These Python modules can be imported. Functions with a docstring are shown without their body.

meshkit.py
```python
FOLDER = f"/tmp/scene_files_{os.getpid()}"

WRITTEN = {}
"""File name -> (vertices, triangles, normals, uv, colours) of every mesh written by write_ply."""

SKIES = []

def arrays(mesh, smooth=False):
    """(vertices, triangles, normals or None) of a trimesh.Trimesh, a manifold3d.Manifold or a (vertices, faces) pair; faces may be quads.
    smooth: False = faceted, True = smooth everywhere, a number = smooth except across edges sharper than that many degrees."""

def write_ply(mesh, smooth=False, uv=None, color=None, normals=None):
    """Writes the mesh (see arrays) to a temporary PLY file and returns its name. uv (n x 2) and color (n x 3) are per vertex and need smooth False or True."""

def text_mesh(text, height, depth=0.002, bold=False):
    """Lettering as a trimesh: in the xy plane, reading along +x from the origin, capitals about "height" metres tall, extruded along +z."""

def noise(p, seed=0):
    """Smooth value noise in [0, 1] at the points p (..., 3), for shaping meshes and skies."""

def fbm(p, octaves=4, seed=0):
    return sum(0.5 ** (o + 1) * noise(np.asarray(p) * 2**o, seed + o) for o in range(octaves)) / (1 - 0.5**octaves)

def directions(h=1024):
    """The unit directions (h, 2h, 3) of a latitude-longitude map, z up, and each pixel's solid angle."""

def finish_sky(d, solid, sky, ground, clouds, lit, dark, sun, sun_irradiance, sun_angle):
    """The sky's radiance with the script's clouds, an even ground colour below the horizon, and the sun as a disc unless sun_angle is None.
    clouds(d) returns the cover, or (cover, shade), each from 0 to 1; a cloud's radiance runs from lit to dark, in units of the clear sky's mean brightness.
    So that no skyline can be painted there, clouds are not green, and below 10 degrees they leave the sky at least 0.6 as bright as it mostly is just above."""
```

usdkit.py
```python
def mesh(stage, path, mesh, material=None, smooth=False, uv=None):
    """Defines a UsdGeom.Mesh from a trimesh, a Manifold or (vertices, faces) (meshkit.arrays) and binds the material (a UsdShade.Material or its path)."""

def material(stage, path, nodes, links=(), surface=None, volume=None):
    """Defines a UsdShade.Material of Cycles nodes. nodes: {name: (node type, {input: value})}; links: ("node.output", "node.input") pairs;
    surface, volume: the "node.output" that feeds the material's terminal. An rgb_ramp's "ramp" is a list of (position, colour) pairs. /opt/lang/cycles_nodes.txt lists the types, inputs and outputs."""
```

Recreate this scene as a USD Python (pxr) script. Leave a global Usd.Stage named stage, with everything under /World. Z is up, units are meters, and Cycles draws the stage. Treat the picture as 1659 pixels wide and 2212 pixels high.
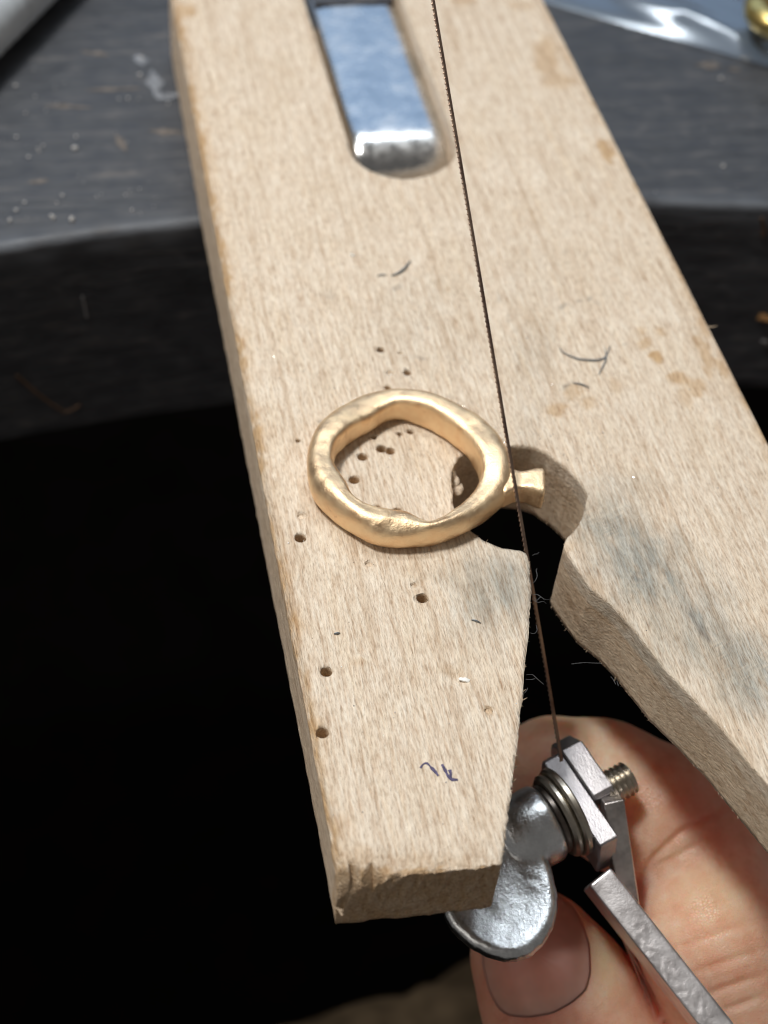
import math, random
import numpy as np, trimesh, manifold3d as m3, shapely, usdkit, meshkit
from shapely.geometry import Polygon, LineString
from scipy.spatial import cKDTree
from scipy.ndimage import gaussian_filter1d
from pxr import Usd, UsdGeom, UsdLux, UsdShade, Gf, Sdf, Vt

MM = 0.001
stage = Usd.Stage.CreateInMemory()
UsdGeom.SetStageUpAxis(stage, UsdGeom.Tokens.z)
UsdGeom.SetStageMetersPerUnit(stage, 1.0)
UsdGeom.Xform.Define(stage, '/World')
UsdGeom.Scope.Define(stage, '/World/Looks')
rng = np.random.default_rng(11)

# ------------------------------------------------------------------ camera
# The pin's top is z = 0, +y runs away along the pin, millimetres in this script.
FPX = 3200.0                                   # focal length in units of a 1659-wide picture
PW, PH = 1659.0, 2212.0
CEN = np.array([PW / 2, PH / 2])
ROT = np.array([[0.97950197, -0.18916762, 0.06922067],
                [-0.09464115, -0.73552761, -0.67085184],
                [0.17781716, 0.65054957, -0.73835379]])      # world -> camera (x right, y down, z forward)
EYE = np.array([-36.91470681, -126.84915852, 136.6746781])
cam = UsdGeom.Camera.Define(stage, '/World/camera')
cam.CreateHorizontalApertureAttr(36.0)
cam.CreateVerticalApertureAttr(48.0)
cam.CreateFocalLengthAttr(36.0 * FPX / PW)
cam.CreateFStopAttr(29.0)
cam.CreateFocusDistanceAttr(0.172)
cam.CreateClippingRangeAttr(Gf.Vec2f(0.005, 50.0))
right, down, fwd = ROT
M = Gf.Matrix4d(*[float(x) for x in np.block([[right, 0], [-down, 0], [-fwd, 0], [EYE * MM, 1]]).ravel()])
cam.AddTransformOp().Set(M)
cam.CreateExposureAttr(0.45)

def ray(p):
    return np.array([(p[0] - CEN[0]) / FPX, (p[1] - CEN[1]) / FPX, 1.0])
def on(p, z=0.0):                               # the point of the level plane z that shows at picture point p
    r = ROT.T @ ray(p)
    return EYE + (z - EYE[2]) / r[2] * r
def at(p, d):                                   # the point d millimetres deep that shows at picture point p
    return EYE + ROT.T @ (ray(p) * d)
def proj(P):
    q = (np.asarray(P, float) - EYE) @ ROT.T
    return CEN + FPX * q[..., :2] / q[..., 2:]

# ------------------------------------------------------------------ light
def rect_light(name, pos, target, w, h, color, intensity):
    L = UsdLux.RectLight.Define(stage, '/World/' + name)
    L.CreateWidthAttr(w * MM); L.CreateHeightAttr(h * MM)
    L.CreateColorAttr(Gf.Vec3f(*color)); L.CreateIntensityAttr(intensity)
    z = np.asarray(pos, float) - np.asarray(target, float); z /= np.linalg.norm(z)
    x = np.cross([0, 0, 1.0], z); x /= np.linalg.norm(x); y = np.cross(z, x)
    L.AddTransformOp().Set(Gf.Matrix4d(*[float(v) for v in np.block([[x, 0], [y, 0], [z, 0], [np.asarray(pos) * MM, 1]]).ravel()]))
    return L
AIM = np.array([10, 0, 0.0])
KEY = np.array([-0.36, 0.13, 1.0]); KEY /= np.linalg.norm(KEY)
rect_light('bench_lamp', AIM + KEY * 520, AIM, 75, 60, (1.0, 0.95, 0.875), 116.0)
rect_light('window_light', (120, 1000, 720), (10, 60, 0), 1100, 700, (0.42, 0.66, 1.0), 0.52)
rect_light('added_overhead_light', (-20, 440, 1060), (10, 0, 0), 560, 100, (0.92, 0.97, 1.0), 17.0)  # added light, placed to put highlights on the clip bend and wing nut
rect_light('room_fill', (-900, -200, 600), (10, 0, 0), 500, 500, (1.0, 0.90, 0.80), 1.0)
dome = UsdLux.DomeLight.Define(stage, '/World/room_ambience')
dm = usdkit.material(stage, '/World/Looks/room_ambience', {"b": ("background_shader", {"color": (1.0, 0.92, 0.84), "strength": 0.10})}, surface="b.background")
UsdShade.MaterialBindingAPI.Apply(dome.GetPrim()).Bind(dm)

# ------------------------------------------------------------------ helpers
used = {}
def fresh(parent, name):
    k = parent + '/' + name
    n = used.get(k, -1) + 1
    used[k] = n
    return k if n == 0 else f'{k}_{n:03d}'
def tag(prim, label=None, category=None, group=None, kind=None):
    for k, v in (('label', label), ('category', category), ('group', group), ('kind', kind)):
        if v: prim.SetCustomDataByKey(k, v)
    return prim
BASE = {}
def thing(name, label, category, base=(0, 0, 0), group=None, kind=None):
    p = fresh('/World', name)
    x = UsdGeom.Xform.Define(stage, p)
    x.AddTranslateOp().Set(Gf.Vec3d(*[float(b) * MM for b in base]))
    BASE[p] = np.asarray(base, float)
    tag(x.GetPrim(), label, category, group, kind)
    return p
def put(parent, name, mesh, mat, smooth=30, attrs=None, label=None, category=None, group=None, kind=None):
    """mesh in world millimetres -> one Mesh prim under parent (a path), in the thing's own frame"""
    top = '/'.join(parent.split('/')[:3])
    base = BASE.get(top, np.zeros(3))
    v, f, n = meshkit.arrays(mesh, smooth if attrs is None else True)
    p = fresh(parent, name)
    m = UsdGeom.Mesh.Define(stage, p)
    m.CreatePointsAttr(Vt.Vec3fArray.FromNumpy(((v - base) * MM).astype(np.float32)))
    m.CreateFaceVertexCountsAttr(Vt.IntArray.FromNumpy(np.full(len(f), 3, np.int32)))
    m.CreateFaceVertexIndicesAttr(Vt.IntArray.FromNumpy(f.astype(np.int32).ravel()))
    m.CreateSubdivisionSchemeAttr('none')
    if n is not None:
        m.CreateNormalsAttr(Vt.Vec3fArray.FromNumpy(n.astype(np.float32))); m.SetNormalsInterpolation('vertex')
    for k, a in (attrs or {}).items():
        UsdGeom.PrimvarsAPI(m).CreatePrimvar(k, Sdf.ValueTypeNames.Color3fArray, 'vertex').Set(Vt.Vec3fArray.FromNumpy(np.asarray(a, np.float32)))
    UsdShade.MaterialBindingAPI.Apply(m.GetPrim()).Bind(mat)
    tag(m.GetPrim(), label, category, group, kind)
    return p
def man(mesh):
    return m3.Manifold(m3.Mesh(np.asarray(mesh.vertices, np.float32), np.asarray(mesh.faces, np.uint32)))
def extrude(poly, z0, z1):
    cs = m3.CrossSection([np.asarray(poly.exterior.coords)[:-1]] + [np.asarray(i.coords)[:-1] for i in poly.interiors], m3.FillRule.EvenOdd)
    return m3.Manifold.extrude(cs, z1 - z0).translate([0, 0, z0])
def resample(pts, step, closed=False):
    pts = np.asarray(pts, float)
    if closed: pts = np.vstack([pts, pts[:1]])
    s = np.r_[0, np.cumsum(np.linalg.norm(np.diff(pts, axis=0), axis=1))]
    n = max(2, int(s[-1] / step) + 1)
    u = np.linspace(0, s[-1], n)
    out = np.stack([np.interp(u, s, pts[:, k]) for k in range(pts.shape[1])], 1)
    return out[:-1] if closed else out
def smooth_path(pts, step, sigma=2.0):
    p = resample(pts, step)
    q = gaussian_filter1d(p, sigma, axis=0, mode='nearest'); q[0], q[-1] = p[0], p[-1]
    return q
def tube(points, radii, sides=6, cap=True):
    p = np.asarray(points, float); n = len(p)
    t = np.gradient(p, axis=0); t /= np.linalg.norm(t, axis=1, keepdims=True) + 1e-12
    ref = np.array([0, 0, 1.0]) if abs(t[:, 2].mean()) < 0.8 else np.array([1.0, 0, 0])
    a = np.cross(t, ref); a /= np.linalg.norm(a, axis=1, keepdims=True) + 1e-12
    b = np.cross(t, a)
    r = np.broadcast_to(radii, (n,))
    ang = np.arange(sides) * 2 * np.pi / sides
    v = p[:, None] + r[:, None, None] * (np.cos(ang)[None, :, None] * a[:, None] + np.sin(ang)[None, :, None] * b[:, None])
    return grid_mesh(v, wrap=True, cap=cap)
def grid_mesh(v, wrap=False, cap=False):
    """rows x columns x 3 points -> trimesh; wrap joins the last column to the first"""
    r, c = v.shape[:2]
    V = v.reshape(-1, 3); F = []
    cc = c if wrap else c - 1
    i, j = np.meshgrid(np.arange(r - 1), np.arange(cc), indexing='ij')
    k = (j + 1) % c
    q = np.stack([i * c + j, i * c + k, (i + 1) * c + k, (i + 1) * c + j], -1).reshape(-1, 4)
    F = np.vstack([q[:, [0, 1, 2]], q[:, [0, 2, 3]]])
    if cap:
        V = np.vstack([V, v[0].mean(0), v[-1].mean(0)])
        a, b = r * c, r * c + 1
        jj = np.arange(c); kk = (jj + 1) % c
        F = np.vstack([F, np.stack([np.full(c, a), kk, jj], 1), np.stack([np.full(c, b), (r - 1) * c + jj, (r - 1) * c + kk], 1)])
    m = trimesh.Trimesh(V, F, process=False)
    if m.is_watertight and m.volume < 0: m.invert()
    return m
def noise3(P, scale, seed=0, octaves=3):
    return meshkit.fbm(np.asarray(P) / scale + 100.0, octaves, seed) - 0.5
def cat(ms):
    return trimesh.util.concatenate(ms)
def frame_mesh(m, O, A, B, N):
    """local (a, b, n) millimetres -> world"""
    m = m.copy() if hasattr(m, 'copy') else m
    v, f, _ = meshkit.arrays(m)
    return trimesh.Trimesh(O + v @ np.stack([A, B, N]), f, process=False)
def rbox(x0, x1, y0, y1, z0, z1, r=0.25, seg=10):
    s = m3.Manifold.sphere(r, seg)
    return m3.Manifold.batch_hull([s.translate([x, y, z]) for x in (x0 + r, x1 - r) for y in (y0 + r, y1 - r) for z in (z0 + r, z1 - r)])
def cyl_a(a0, a1, r, seg=64, bev=0.3):
    """cylinder along local a with bevelled ends"""
    prof = np.array([[0, a0], [r - bev, a0], [r, a0 + bev], [r, a1 - bev], [r - bev, a1], [0, a1]])
    m = trimesh.creation.revolve(prof, sections=seg)
    v = m.vertices[:, [2, 0, 1]]
    t = trimesh.Trimesh(v, m.faces, process=True)
    if t.volume < 0: t.invert()
    return t

def surface_nets(F, org, h):
    """zero surface of the field F (negative inside) sampled on a grid"""
    s = F < 0
    n = np.array(F.shape)
    acc = np.zeros((*(n - 1), 3), np.float32); cnt = np.zeros(n - 1, np.float32)
    corners = [(i, j, k) for i in (0, 1) for j in (0, 1) for k in (0, 1)]
    sl_ = lambda o: tuple(slice(o[a], n[a] - 1 + o[a]) for a in range(3))
    for a in corners:
        for ax in range(3):
            if a[ax]: continue
            b = list(a); b[ax] = 1; b = tuple(b)
            fa, fb = F[sl_(a)], F[sl_(b)]
            x = (fa < 0) != (fb < 0)
            t = np.where(x, fa / np.where(x, fa - fb, 1), 0)
            for c in range(3):
                acc[..., c] += np.where(x, a[c] + (t if c == ax else 0), 0)
            cnt += x
    act = cnt > 0
    idx = np.full(n - 1, -1, np.int64); idx[act] = np.arange(act.sum())
    ijk = np.argwhere(act)
    V = org + h * (ijk + acc[act] / cnt[act][:, None])
    Q = []
    for ax in range(3):
        u, w = [a for a in range(3) if a != ax]
        lo = [slice(None)] * 3; hi = [slice(None)] * 3
        lo[ax], hi[ax] = slice(0, n[ax] - 1), slice(1, n[ax])
        for d in (u, w): lo[d] = hi[d] = slice(1, n[d] - 1)
        ch = s[tuple(lo)] != s[tuple(hi)]
        p = np.argwhere(ch); inside = s[tuple(lo)][ch]
        p[:, u] += 1; p[:, w] += 1
        def g(du, dw):
            q = p.copy(); q[:, u] -= du; q[:, w] -= dw
            return idx[q[:, 0], q[:, 1], q[:, 2]]
        quad = np.stack([g(1, 1), g(0, 1), g(0, 0), g(1, 0)], 1)
        flip = inside if ax != 1 else ~inside
        quad[~flip] = quad[~flip][:, ::-1]
        Q.append(quad)
    Q = np.vstack(Q)
    return V, np.vstack([Q[:, [0, 1, 2]], Q[:, [0, 2, 3]]])
def smin(a, b, k):
    h = np.clip(0.5 + 0.5 * (b - a) / k, 0, 1)
    return b + (a - b) * h - k * h * (1 - h)
# ------------------------------------------------------------------ materials
def mat(name, nodes, links, surface='p.BSDF'):
    return usdkit.material(stage, '/World/Looks/' + name, nodes, links, surface=surface)
def coords(sx=1, sy=1, sz=1):                     # position in millimetres, stretched
    return {"g": ("geometry", {}), "m": ("mapping", {"scale": (1000 * sx, 1000 * sy, 1000 * sz)})}, [("g.position", "m.vector")]

def wood_pale():
    n = {"g": ("geometry", {}),
         "ma": ("mapping", {"scale": (1000 * 2.7, 1000 * 0.27, 1000 * 2.7)}),
         "mb": ("mapping", {"scale": (1000 * 0.9, 1000 * 0.022, 1000 * 0.9)}),
         "mc": ("mapping", {"scale": (1000 * 4.2, 1000 * 0.9, 1000 * 4.2)}),
         "md": ("mapping", {"scale": (1000 * 0.16, 1000 * 0.09, 1000 * 0.16)}),
         "na": ("noise_texture", {"scale": 1.0, "detail": 4.0, "roughness": 0.68, "distortion": 0.2}),
         "nb": ("noise_texture", {"scale": 1.0, "detail": 4.0, "roughness": 0.6, "distortion": 0.6}),
         "nc": ("noise_texture", {"scale": 1.0, "detail": 2.0, "roughness": 0.6}),
         "nd": ("noise_texture", {"scale": 1.0, "detail": 3.0, "roughness": 0.55}),
         "ra": ("rgb_ramp", {"ramp": [(0.27, (0.42, 0.295, 0.20)), (0.37, (0.59, 0.475, 0.365)), (0.48, (0.695, 0.60, 0.49)), (0.70, (0.80, 0.735, 0.635))]}),
         "rb": ("rgb_ramp", {"ramp": [(0.32, (0.82, 0.76, 0.70)), (0.5, (1.0, 1.0, 1.0)), (0.75, (1.0, 0.97, 0.92))]}),
         "rd": ("rgb_ramp", {"ramp": [(0.35, (0.95, 0.93, 0.90)), (0.6, (1.0, 1.0, 1.0))]}),
         "rc": ("rgb_ramp", {"ramp": [(0.28, (0.74, 0.69, 0.64)), (0.5, (1.0, 1.0, 1.0)), (0.75, (1.10, 1.09, 1.08))]}),
         "x1": ("mix", {"mix_type": "multiply", "fac": 1.0}), "x2": ("mix", {"mix_type": "multiply", "fac": 1.0}),
         "x0": ("mix", {"mix_type": "multiply", "fac": 1.0}),
         "at": ("attribute", {"attribute": "wear"}), "sp": ("separate_color", {}),
         "m1": ("mix", {"mix_type": "multiply", "color2": (0.47, 0.54, 0.60)}),
         "m2": ("mix", {"mix_type": "multiply", "color2": (0.72, 0.55, 0.35)}),
         "m3": ("mix", {"mix_type": "mix", "color2": (0.055, 0.05, 0.055)}),
         "h1": ("math", {"math_type": "multiply_add", "value2": 0.6}),
         "bu": ("bump", {"strength": 1.0, "distance": 0.00021}),
         "p": ("principled_bsdf", {"roughness": 0.62, "specular_ior_level": 0.35, "sheen_weight": 0.06})}
    l = [("g.position", "ma.vector"), ("g.position", "mb.vector"), ("g.position", "mc.vector"), ("g.position", "md.vector"),
         ("ma.vector", "na.vector"), ("mb.vector", "nb.vector"), ("mc.vector", "nc.vector"), ("md.vector", "nd.vector"),
         ("na.fac", "ra.fac"), ("nb.fac", "rb.fac"), ("nc.fac", "rc.fac"), ("nd.fac", "rd.fac"),
         ("ra.color", "x0.color1"), ("rb.color", "x0.color2"), ("x0.color", "x1.color1"), ("rc.color", "x1.color2"),
         ("x1.color", "x2.color1"), ("rd.color", "x2.color2"),
         ("at.color", "sp.color"), ("x2.color", "m1.color1"), ("sp.r", "m1.fac"), ("m1.color", "m2.color1"), ("sp.g", "m2.fac"),
         ("m2.color", "m3.color1"), ("sp.b", "m3.fac"), ("m3.color", "p.base_color"),
         ("na.fac", "h1.value1"), ("nc.fac", "h1.value3"), ("h1.value", "bu.height"), ("bu.normal", "p.normal")]
    return mat('pale_wood', n, l)

def metal(name, color, rough, bump=0.0, bscale=2.0, rvar=0.1, cvar=0.15, stretch=(1, 1, 1), metallic=1.0, tint=None):
    n, l = coords(*stretch)
    n.update({"n1": ("noise_texture", {"scale": bscale, "detail": 4.0, "roughness": 0.65}),
              "n2": ("noise_texture", {"scale": bscale * 0.12, "detail": 3.0, "roughness": 0.6}),
              "rr": ("map_range", {"from_min": 0.3, "from_max": 0.7, "to_min": rough - rvar, "to_max": rough + rvar, "clamp": True}),
              "cr": ("rgb_ramp", {"ramp": [(0.3, tuple(np.array(tint if tint is not None else np.array(color) * (1 - 2 * cvar)))), (0.6, color)]}),
              "p": ("principled_bsdf", {"metallic": metallic})})
    l += [("m.vector", "n1.vector"), ("m.vector", "n2.vector"), ("n2.fac", "rr.value"), ("rr.result", "p.roughness"), ("n2.fac", "cr.fac"), ("cr.color", "p.base_color")]
    if bump:
        n["bu"] = ("bump", {"strength": 1.0, "distance": bump * MM})
        l += [("n1.fac", "bu.height"), ("bu.normal", "p.normal")]
    return mat(name, n, l)

def plain(name, color, rough=0.6, metallic=0.0, var=0.25, scale=1.0, **kw):
    n, l = coords()
    n.update({"n1": ("noise_texture", {"scale": scale, "detail": 4.0}),
              "cr": ("rgb_ramp", {"ramp": [(0.3, tuple(np.array(color) * (1 - var))), (0.7, tuple(np.array(color) * (1 + var)))]}),
              "p": ("principled_bsdf", {"roughness": rough, "metallic": metallic, **kw})})
    l += [("m.vector", "n1.vector"), ("n1.fac", "cr.fac"), ("cr.color", "p.base_color")]
    return mat(name, n, l)

M_WOOD = wood_pale()
M_GOLD = metal('satin_gold', (0.95, 0.75, 0.50), 0.45, bump=0.07, bscale=4.5, rvar=0.12, tint=(0.87, 0.61, 0.37))
M_CLIP = metal('plated_steel', (0.80, 0.82, 0.84), 0.22, bump=0.03, bscale=1.6, rvar=0.16, tint=(0.50, 0.53, 0.56))
M_CAST = metal('cast_plated_steel', (0.80, 0.84, 0.88), 0.27, bump=0.06, bscale=2.6, rvar=0.06, tint=(0.6, 0.63, 0.66))
M_STEEL = metal('brushed_steel', (0.70, 0.67, 0.66), 0.36, bump=0.05, bscale=2.4, rvar=0.09, tint=(0.46, 0.43, 0.42), stretch=(1, 1, 1))
M_ARM = metal('arm_steel', (0.80, 0.79, 0.82), 0.42, bump=0.03, bscale=2.6, rvar=0.06, tint=(0.62, 0.60, 0.62))
M_PLATE = metal('filed_steel', (0.46, 0.45, 0.47), 0.46, bump=0.06, bscale=2.6, rvar=0.07, tint=(0.30, 0.29, 0.31), stretch=(1.6, 0.7, 1))
M_BRASSY = metal('dull_nickel', (0.60, 0.56, 0.49), 0.33, bump=0.02, bscale=2.0, rvar=0.08, tint=(0.34, 0.31, 0.265))
M_DARKST = metal('dark_steel', (0.22, 0.19, 0.17), 0.34, bump=0.0, tint=(0.12, 0.10, 0.09))
M_BLADE = metal('blade_steel', (0.42, 0.31, 0.24), 0.34, tint=(0.24, 0.16, 0.14))
M_SHAV = plain('grey_shaving', (0.20, 0.22, 0.235), 0.4, 0.6)
M_INK = plain('purple_ink', (0.085, 0.075, 0.15), 0.8, 0, 0.5, 2.5)
M_WHITE = plain('white_flake', (0.85, 0.85, 0.82), 0.4)
M_DUST = plain('pale_dust', (0.42, 0.42, 0.42), 0.7)
M_SPARK = plain('bright_filing', (0.9, 0.9, 0.9), 0.22, 1.0, 0.05)
M_FIBRE = plain('pale_fibre', (0.55, 0.43, 0.31), 0.8)
M_LINT = plain('grey_lint', (0.12, 0.125, 0.135), 0.7)

def bench_wood():
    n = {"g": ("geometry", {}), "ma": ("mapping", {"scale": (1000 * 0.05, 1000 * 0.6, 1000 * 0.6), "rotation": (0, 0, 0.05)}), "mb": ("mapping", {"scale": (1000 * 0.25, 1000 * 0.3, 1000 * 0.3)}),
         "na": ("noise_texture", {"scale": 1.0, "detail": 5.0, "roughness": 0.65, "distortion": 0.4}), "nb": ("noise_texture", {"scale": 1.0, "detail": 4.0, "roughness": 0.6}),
         "ra": ("rgb_ramp", {"ramp": [(0.3, (0.036, 0.040, 0.047)), (0.55, (0.058, 0.063, 0.073)), (0.74, (0.105, 0.10, 0.10))]}),  # blue-grey base colour carries the window sheen on the bench top
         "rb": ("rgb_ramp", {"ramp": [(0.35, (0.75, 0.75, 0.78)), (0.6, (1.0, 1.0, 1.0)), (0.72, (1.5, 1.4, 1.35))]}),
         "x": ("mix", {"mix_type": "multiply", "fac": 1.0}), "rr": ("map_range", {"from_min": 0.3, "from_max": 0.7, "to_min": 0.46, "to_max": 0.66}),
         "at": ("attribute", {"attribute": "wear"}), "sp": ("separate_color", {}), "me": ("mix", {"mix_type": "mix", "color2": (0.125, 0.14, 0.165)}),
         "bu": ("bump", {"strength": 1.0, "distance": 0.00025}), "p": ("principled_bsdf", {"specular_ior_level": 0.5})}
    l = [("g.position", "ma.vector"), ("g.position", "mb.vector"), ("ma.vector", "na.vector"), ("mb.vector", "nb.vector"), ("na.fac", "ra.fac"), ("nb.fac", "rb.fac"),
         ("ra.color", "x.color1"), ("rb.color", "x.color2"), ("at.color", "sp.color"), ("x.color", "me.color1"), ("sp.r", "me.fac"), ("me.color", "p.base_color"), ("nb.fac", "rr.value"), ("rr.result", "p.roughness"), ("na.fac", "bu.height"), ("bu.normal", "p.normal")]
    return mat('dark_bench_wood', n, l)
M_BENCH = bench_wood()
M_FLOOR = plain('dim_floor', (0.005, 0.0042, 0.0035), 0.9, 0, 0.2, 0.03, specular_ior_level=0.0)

def skin_mat():
    n, l = coords()
    n.update({"n1": ("noise_texture", {"scale": 0.35, "detail": 4.0, "roughness": 0.6}), "v": ("voronoi_texture", {"scale": 2.8, "feature": "distance_to_edge"}),
              "n2": ("noise_texture", {"scale": 4.0, "detail": 3.0}),
              "cr": ("rgb_ramp", {"ramp": [(0.3, (0.84, 0.41, 0.275)), (0.5, (0.93, 0.51, 0.36)), (0.7, (0.97, 0.60, 0.45))]}),
              "at": ("attribute", {"attribute": "tone"}), "sp": ("separate_color", {}),
              "m1": ("mix", {"mix_type": "mix", "color2": (0.62, 0.17, 0.11)}), "m2": ("mix", {"mix_type": "mix", "color2": (0.88, 0.68, 0.42)}),
              "mr": ("map_range", {"from_min": 0.0, "from_max": 0.12, "to_min": 0.0, "to_max": 1.0, "clamp": True}),
              "h": ("math", {"math_type": "multiply_add", "value2": 0.5}),
              "bu": ("bump", {"strength": 0.55, "distance": 0.00013}),
              "p": ("principled_bsdf", {"roughness": 0.42, "specular_ior_level": 0.5, "subsurface_weight": 0.6, "subsurface_scale": 0.0016, "subsurface_radius": (1.0, 0.32, 0.16)})})
    l += [("m.vector", "n1.vector"), ("m.vector", "v.vector"), ("m.vector", "n2.vector"), ("n1.fac", "cr.fac"), ("at.color", "sp.color"), ("cr.color", "m1.color1"), ("sp.r", "m1.fac"),
          ("m1.color", "m2.color1"), ("sp.g", "m2.fac"), ("m2.color", "p.base_color"), ("v.distance", "mr.value"), ("n2.fac", "h.value1"), ("mr.result", "h.value3"), ("h.value", "bu.height"), ("bu.normal", "p.normal")]
    return mat('skin', n, l)
M_SKIN = skin_mat()
M_NAIL = plain('finger_nail', (0.74, 0.29, 0.22), 0.40, 0, 0.10, 0.25, subsurface_weight=0.5, subsurface_scale=0.001, subsurface_radius=(1.0, 0.3, 0.2), specular_ior_level=0.3, coat_weight=0.06, coat_roughness=0.15)  # reddened so the colour carries the shadow of the wing nut
M_ROLL = plain('pale_grey_plastic', (0.66, 0.73, 0.80), 0.55, 0, 0.12, 0.2)

# ------------------------------------------------------------------ the setting: bench, floor
BZ = -16.0                                       # top of the workbench
def bench_edge_y(x):
    return 77.3 - 0.00125 * (x - 10) ** 2 * np.where(np.abs(x - 10) < 90, 1, 0) - np.where(np.abs(x - 10) < 90, 0, 0.00125 * 8100 + 0.22 * (np.abs(x - 10) - 90))
xs = np.r_[np.linspace(-420, -90, 24), np.linspace(-88, 108, 200), np.linspace(112, 440, 24)]
prof = [(420, BZ)] + [(y, BZ) for y in np.linspace(200, 1.6, 60)]
prof += [(1.6 * (1 - math.sin(a)), BZ - 1.6 * (1 - math.cos(a))) for a in np.linspace(0.2, math.pi / 2, 8)]
prof += [(0, z) for z in np.linspace(BZ - 3, BZ - 43, 20)] + [(1, BZ - 44), (420, BZ - 44)]
G = np.zeros((len(xs), len(prof), 3))
for i, x in enumerate(xs):
    for j, (dy, z) in enumerate(prof):
        G[i, j] = (x, min(bench_edge_y(x) + dy, 420), z)
flat = G.reshape(-1, 3)
wob = noise3(flat, 6.0, 4)
nearedge = np.exp(-((flat[:, 1] - bench_edge_y(flat[:, 0])) / 3.0) ** 2)
flat[:, 2] += np.where(flat[:, 2] > BZ - 4, 1, 0) * wob * 0.6 * nearedge
flat[:, 1] += np.where((flat[:, 2] < BZ + 0.5) & (flat[:, 2] > BZ - 43.5), 1, 0) * noise3(flat, 9.0, 5) * 0.5 * nearedge
bench = thing('workbench', 'dark stained wooden workbench with a worn front edge under the pale wooden pin', 'workbench', kind='structure')
gm = grid_mesh(G, wrap=True, cap=True)
ba = gm.vertices; bp2 = proj(ba)
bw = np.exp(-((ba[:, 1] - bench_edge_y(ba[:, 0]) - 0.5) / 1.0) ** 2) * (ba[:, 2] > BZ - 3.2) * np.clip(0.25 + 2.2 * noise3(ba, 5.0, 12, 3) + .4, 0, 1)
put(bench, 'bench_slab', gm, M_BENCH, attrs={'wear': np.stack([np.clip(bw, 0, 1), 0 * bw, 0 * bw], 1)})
M_SMEAR = plain('pale_smear', (0.17, 0.185, 0.21), 0.7, 0, 0.4, 0.8)
M_STREAK = plain('bare_wood_streak', (0.115, 0.10, 0.09), 0.7, 0, 0.4, 0.8)
def patch(p0, p1, w, m_, seed):
    a, b = on(p0, BZ + .06), on(p1, BZ + .06); d = b - a; L = np.linalg.norm(d); d /= L; sd_ = np.cross([0, 0, 1.0], d)
    u = np.linspace(0, 1, 24); hw = w * np.sin(np.linspace(.08, math.pi - .08, 24)) * (0.5 + 1.0 * meshkit.noise(np.c_[u * 7, u * 0, u * 0 + seed], seed))
    c = a + np.outer(u * L, d) + np.outer(0.5 * w * (meshkit.noise(np.c_[u * 4, u * 0 + 3, u * 0 + seed], seed) - .5), sd_)
    c[:, 2] += np.maximum(0, 0.3 * noise3(c, 6.0, 4))
    put(bench, 'worn_patch', grid_mesh(np.stack([c - sd_ * hw[:, None], c + [0, 0, .05], c + sd_ * hw[:, None]], 1)), m_)
for i, (p0, p1, w, m_) in enumerate((((300, 118), (310, 140), 1.3, M_SMEAR), ((330, 150), (345, 215), 1.2, M_SMEAR), ((335, 212), (392, 205), 1.1, M_SMEAR), ((175, 110), (235, 120), .7, M_STREAK), ((320, 282), (400, 288), .9, M_STREAK), ((95, 228), (200, 232), .6, M_STREAK),
                                     ((185, 195), (310, 190), .5, M_STREAK), ((250, 290), (275, 330), .7, M_STREAK), ((60, 395), (105, 388), .6, M_STREAK), ((1500, 140), (1560, 142), 1.0, M_STREAK), ((1570, 150), (1600, 150), .7, M_STREAK))): patch(p0, p1, w, m_, i + 1)
M_SCR = plain('pale_scratch', (0.20, 0.20, 0.21), 0.6)
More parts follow.
